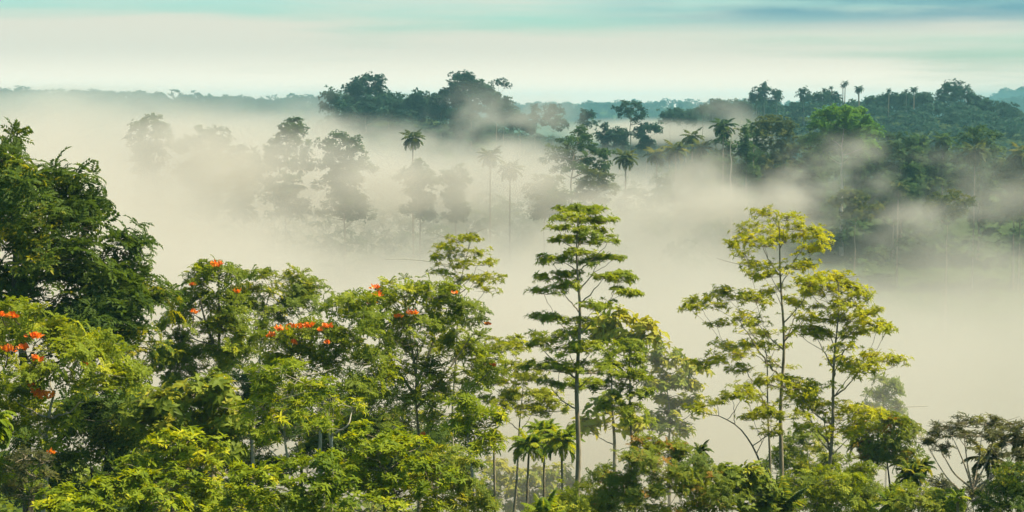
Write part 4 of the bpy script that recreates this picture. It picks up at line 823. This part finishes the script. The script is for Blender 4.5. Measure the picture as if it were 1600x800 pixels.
def valley(t, pos):
    X, Y, Z = xyz(t, pos)
    # the mist's upper surface: banked up on the left, lower to the right, with billows
    top = mth('ADD', mapr(X, -95, -30, 57, 40, t), mapr(X, 28, 75, 0, -9, t), t)
    top = mth('ADD', top, mapr(Y, 330, 520, 0, 2, t), t)
    nb = noise(t, pos, .026, 5, (1, .6, 1.5), (4, 2, 0), .6)
    top = mth('ADD', top, mth('MULTIPLY', mth('SUBTRACT', nb, .5, t), 46, t), t)
    fall = mapr(mth('SUBTRACT', top, Z, t), -4, 11, 0, 1, t)
    near = mapr(Y, 120, 172, 0, 1, t)
    # thins out among the trees of the right wood
    farr = mth('SUBTRACT', 1.0, mth('MULTIPLY', mapr(X, 40, 75, 0, 1, t), mapr(Y, 375, 440, 0, .97, t), t), t)
    thick = mapr(noise(t, pos, .012, 5, (1, .6, 1.8), (9, 5, 3)), .36, .66, .12, 1.6, t)
    thick = mth('MULTIPLY', thick, mapr(X, 18, 72, 1.1, .58, t), t)  # thinner at right so dark ground greys it, imitating mist in shade
    return mth('MULTIPLY', mth('MULTIPLY', mth('MULTIPLY', fall, thick, t), near, t), farr, t)
def solid_box(name, x0, x1, y0, y1, z0, z1, mat):
    V = np.array([[x, y, z] for z in (z0, z1) for y in (y0, y1) for x in (x0, x1)], float)
    Q = np.array([[0, 2, 3, 1], [4, 5, 7, 6], [0, 1, 5, 4], [2, 6, 7, 3], [0, 4, 6, 2], [1, 3, 7, 5]])
    return tag(mesh_from(name, V, Q, mat), kind='stuff')
solid_box('valley_mist', -240, 240, 118, 640, 2, 74, mist_mat('mist_valley', .017, valley, .3))
def puff(t, pos, seed, lo=.38, hi=.68, scale=.02):
    c = t.nodes.new('ShaderNodeTexCoord'); ln = t.nodes.new('ShaderNodeVectorMath'); ln.operation = 'LENGTH'; t.links.new(c.outputs['Object'], ln.inputs[0])
    f = mapr(ln.outputs['Value'], .98, .25, 0, 1, t)
    nz = noise(t, pos, scale, 4, (1, .7, 1.5), (seed * 13.7, seed * 5.1, 0))
    return mth('MULTIPLY', f, mapr(nz, lo, hi, 0, 1, t), t)
_sph = None
def bank(px, py, D, rx_, ry_, rz_, dens, seed, tilt=0., **kw):
    import bmesh
    bm = bmesh.new(); bmesh.ops.create_icosphere(bm, subdivisions=3, radius=1); me = bpy.data.meshes.new('mist_bank'); bm.to_mesh(me); bm.free()
    o = bpy.data.objects.new('mist_bank', me); COL.objects.link(o); c = at(px, py, D); o.location = c; o.scale = (rx_, ry_, rz_); o.rotation_euler = (0, tilt, 0)
    me.materials.append(mist_mat('mist_bank', dens, lambda t, p: puff(t, p, seed, **kw), .5))
    return tag(o, kind='stuff')
bank(640, 255, 700, 75, 50, 13, .038, 1, scale=.03)                # in front of the left hill
bank(800, 226, 720, 36, 34, 23, .060, 2, tilt=-.35, scale=.035, lo=.42)
bank(560, 212, 740, 36, 30, 16, .050, 12, tilt=.4, scale=.035, lo=.42)
bank(430, 225, 760, 110, 90, 15, .020, 3, scale=.02)
bank(150, 205, 900, 190, 170, 26, .008, 4, scale=.01)
bank(130, 170, 1900, 330, 280, 30, .0095, 14, scale=.006)
bank(1000, 206, 900, 52, 60, 8, .040, 5, lo=.25, hi=.5)
bank(1150, 200, 690, 24, 30, 13, .030, 6, tilt=.5, scale=.035)
bank(1255, 298, 430, 20, 24, 14, .09, 7, tilt=-.5, scale=.045, lo=.42)
bank(1160, 322, 420, 28, 26, 9, .07, 8, tilt=.15, scale=.045)
bank(1400, 352, 425, 26, 26, 6, .045, 15, tilt=-.2, scale=.045, lo=.42)
bank(1545, 300, 440, 20, 24, 13, .028, 9, scale=.04, lo=.42)
bank(700, 205, 760, 36, 24, 19, .050, 10, tilt=-.6, scale=.035, lo=.42)
bank(200, 250, 430, 60, 46, 15, .040, 16, scale=.03, lo=.36)     # veiling the trees at left and centre
bank(450, 270, 430, 42, 40, 13, .045, 17, scale=.035, lo=.36)
bank(640, 290, 430, 36, 40, 11, .050, 18, scale=.035, lo=.36)
bank(785, 275, 430, 22, 30, 12, .060, 21, scale=.04, lo=.3)
bank(1330, 262, 470, 16, 22, 13, .040, 22, tilt=-.7, scale=.05, lo=.44)
bank(1440, 285, 450, 18, 22, 12, .035, 23, tilt=-.6, scale=.05, lo=.44)
bank(1100, 280, 450, 18, 24, 11, .040, 24, tilt=.5, scale=.05, lo=.44)
bank(845, 280, 440, 20, 28, 9, .035, 19, tilt=.4, scale=.045)
bank(1010, 298, 440, 26, 30, 9, .055, 20, scale=.045)
# ------------------------------------------------------------------ the air itself
hm, ht = new_mat('air'); ho = ht.nodes.new('ShaderNodeOutputMaterial'); hv = ht.nodes.new('ShaderNodeVolumePrincipled')
hv.inputs['Color'].default_value = (.32, .68, .78, 1); hv.inputs['Density'].default_value = .00014; hv.inputs['Anisotropy'].default_value = 0
ht.links.new(hv.outputs[0], ho.inputs['Volume'])
solid_box('haze', -2400, 2400, -160, 5010, -3, 92, hm)
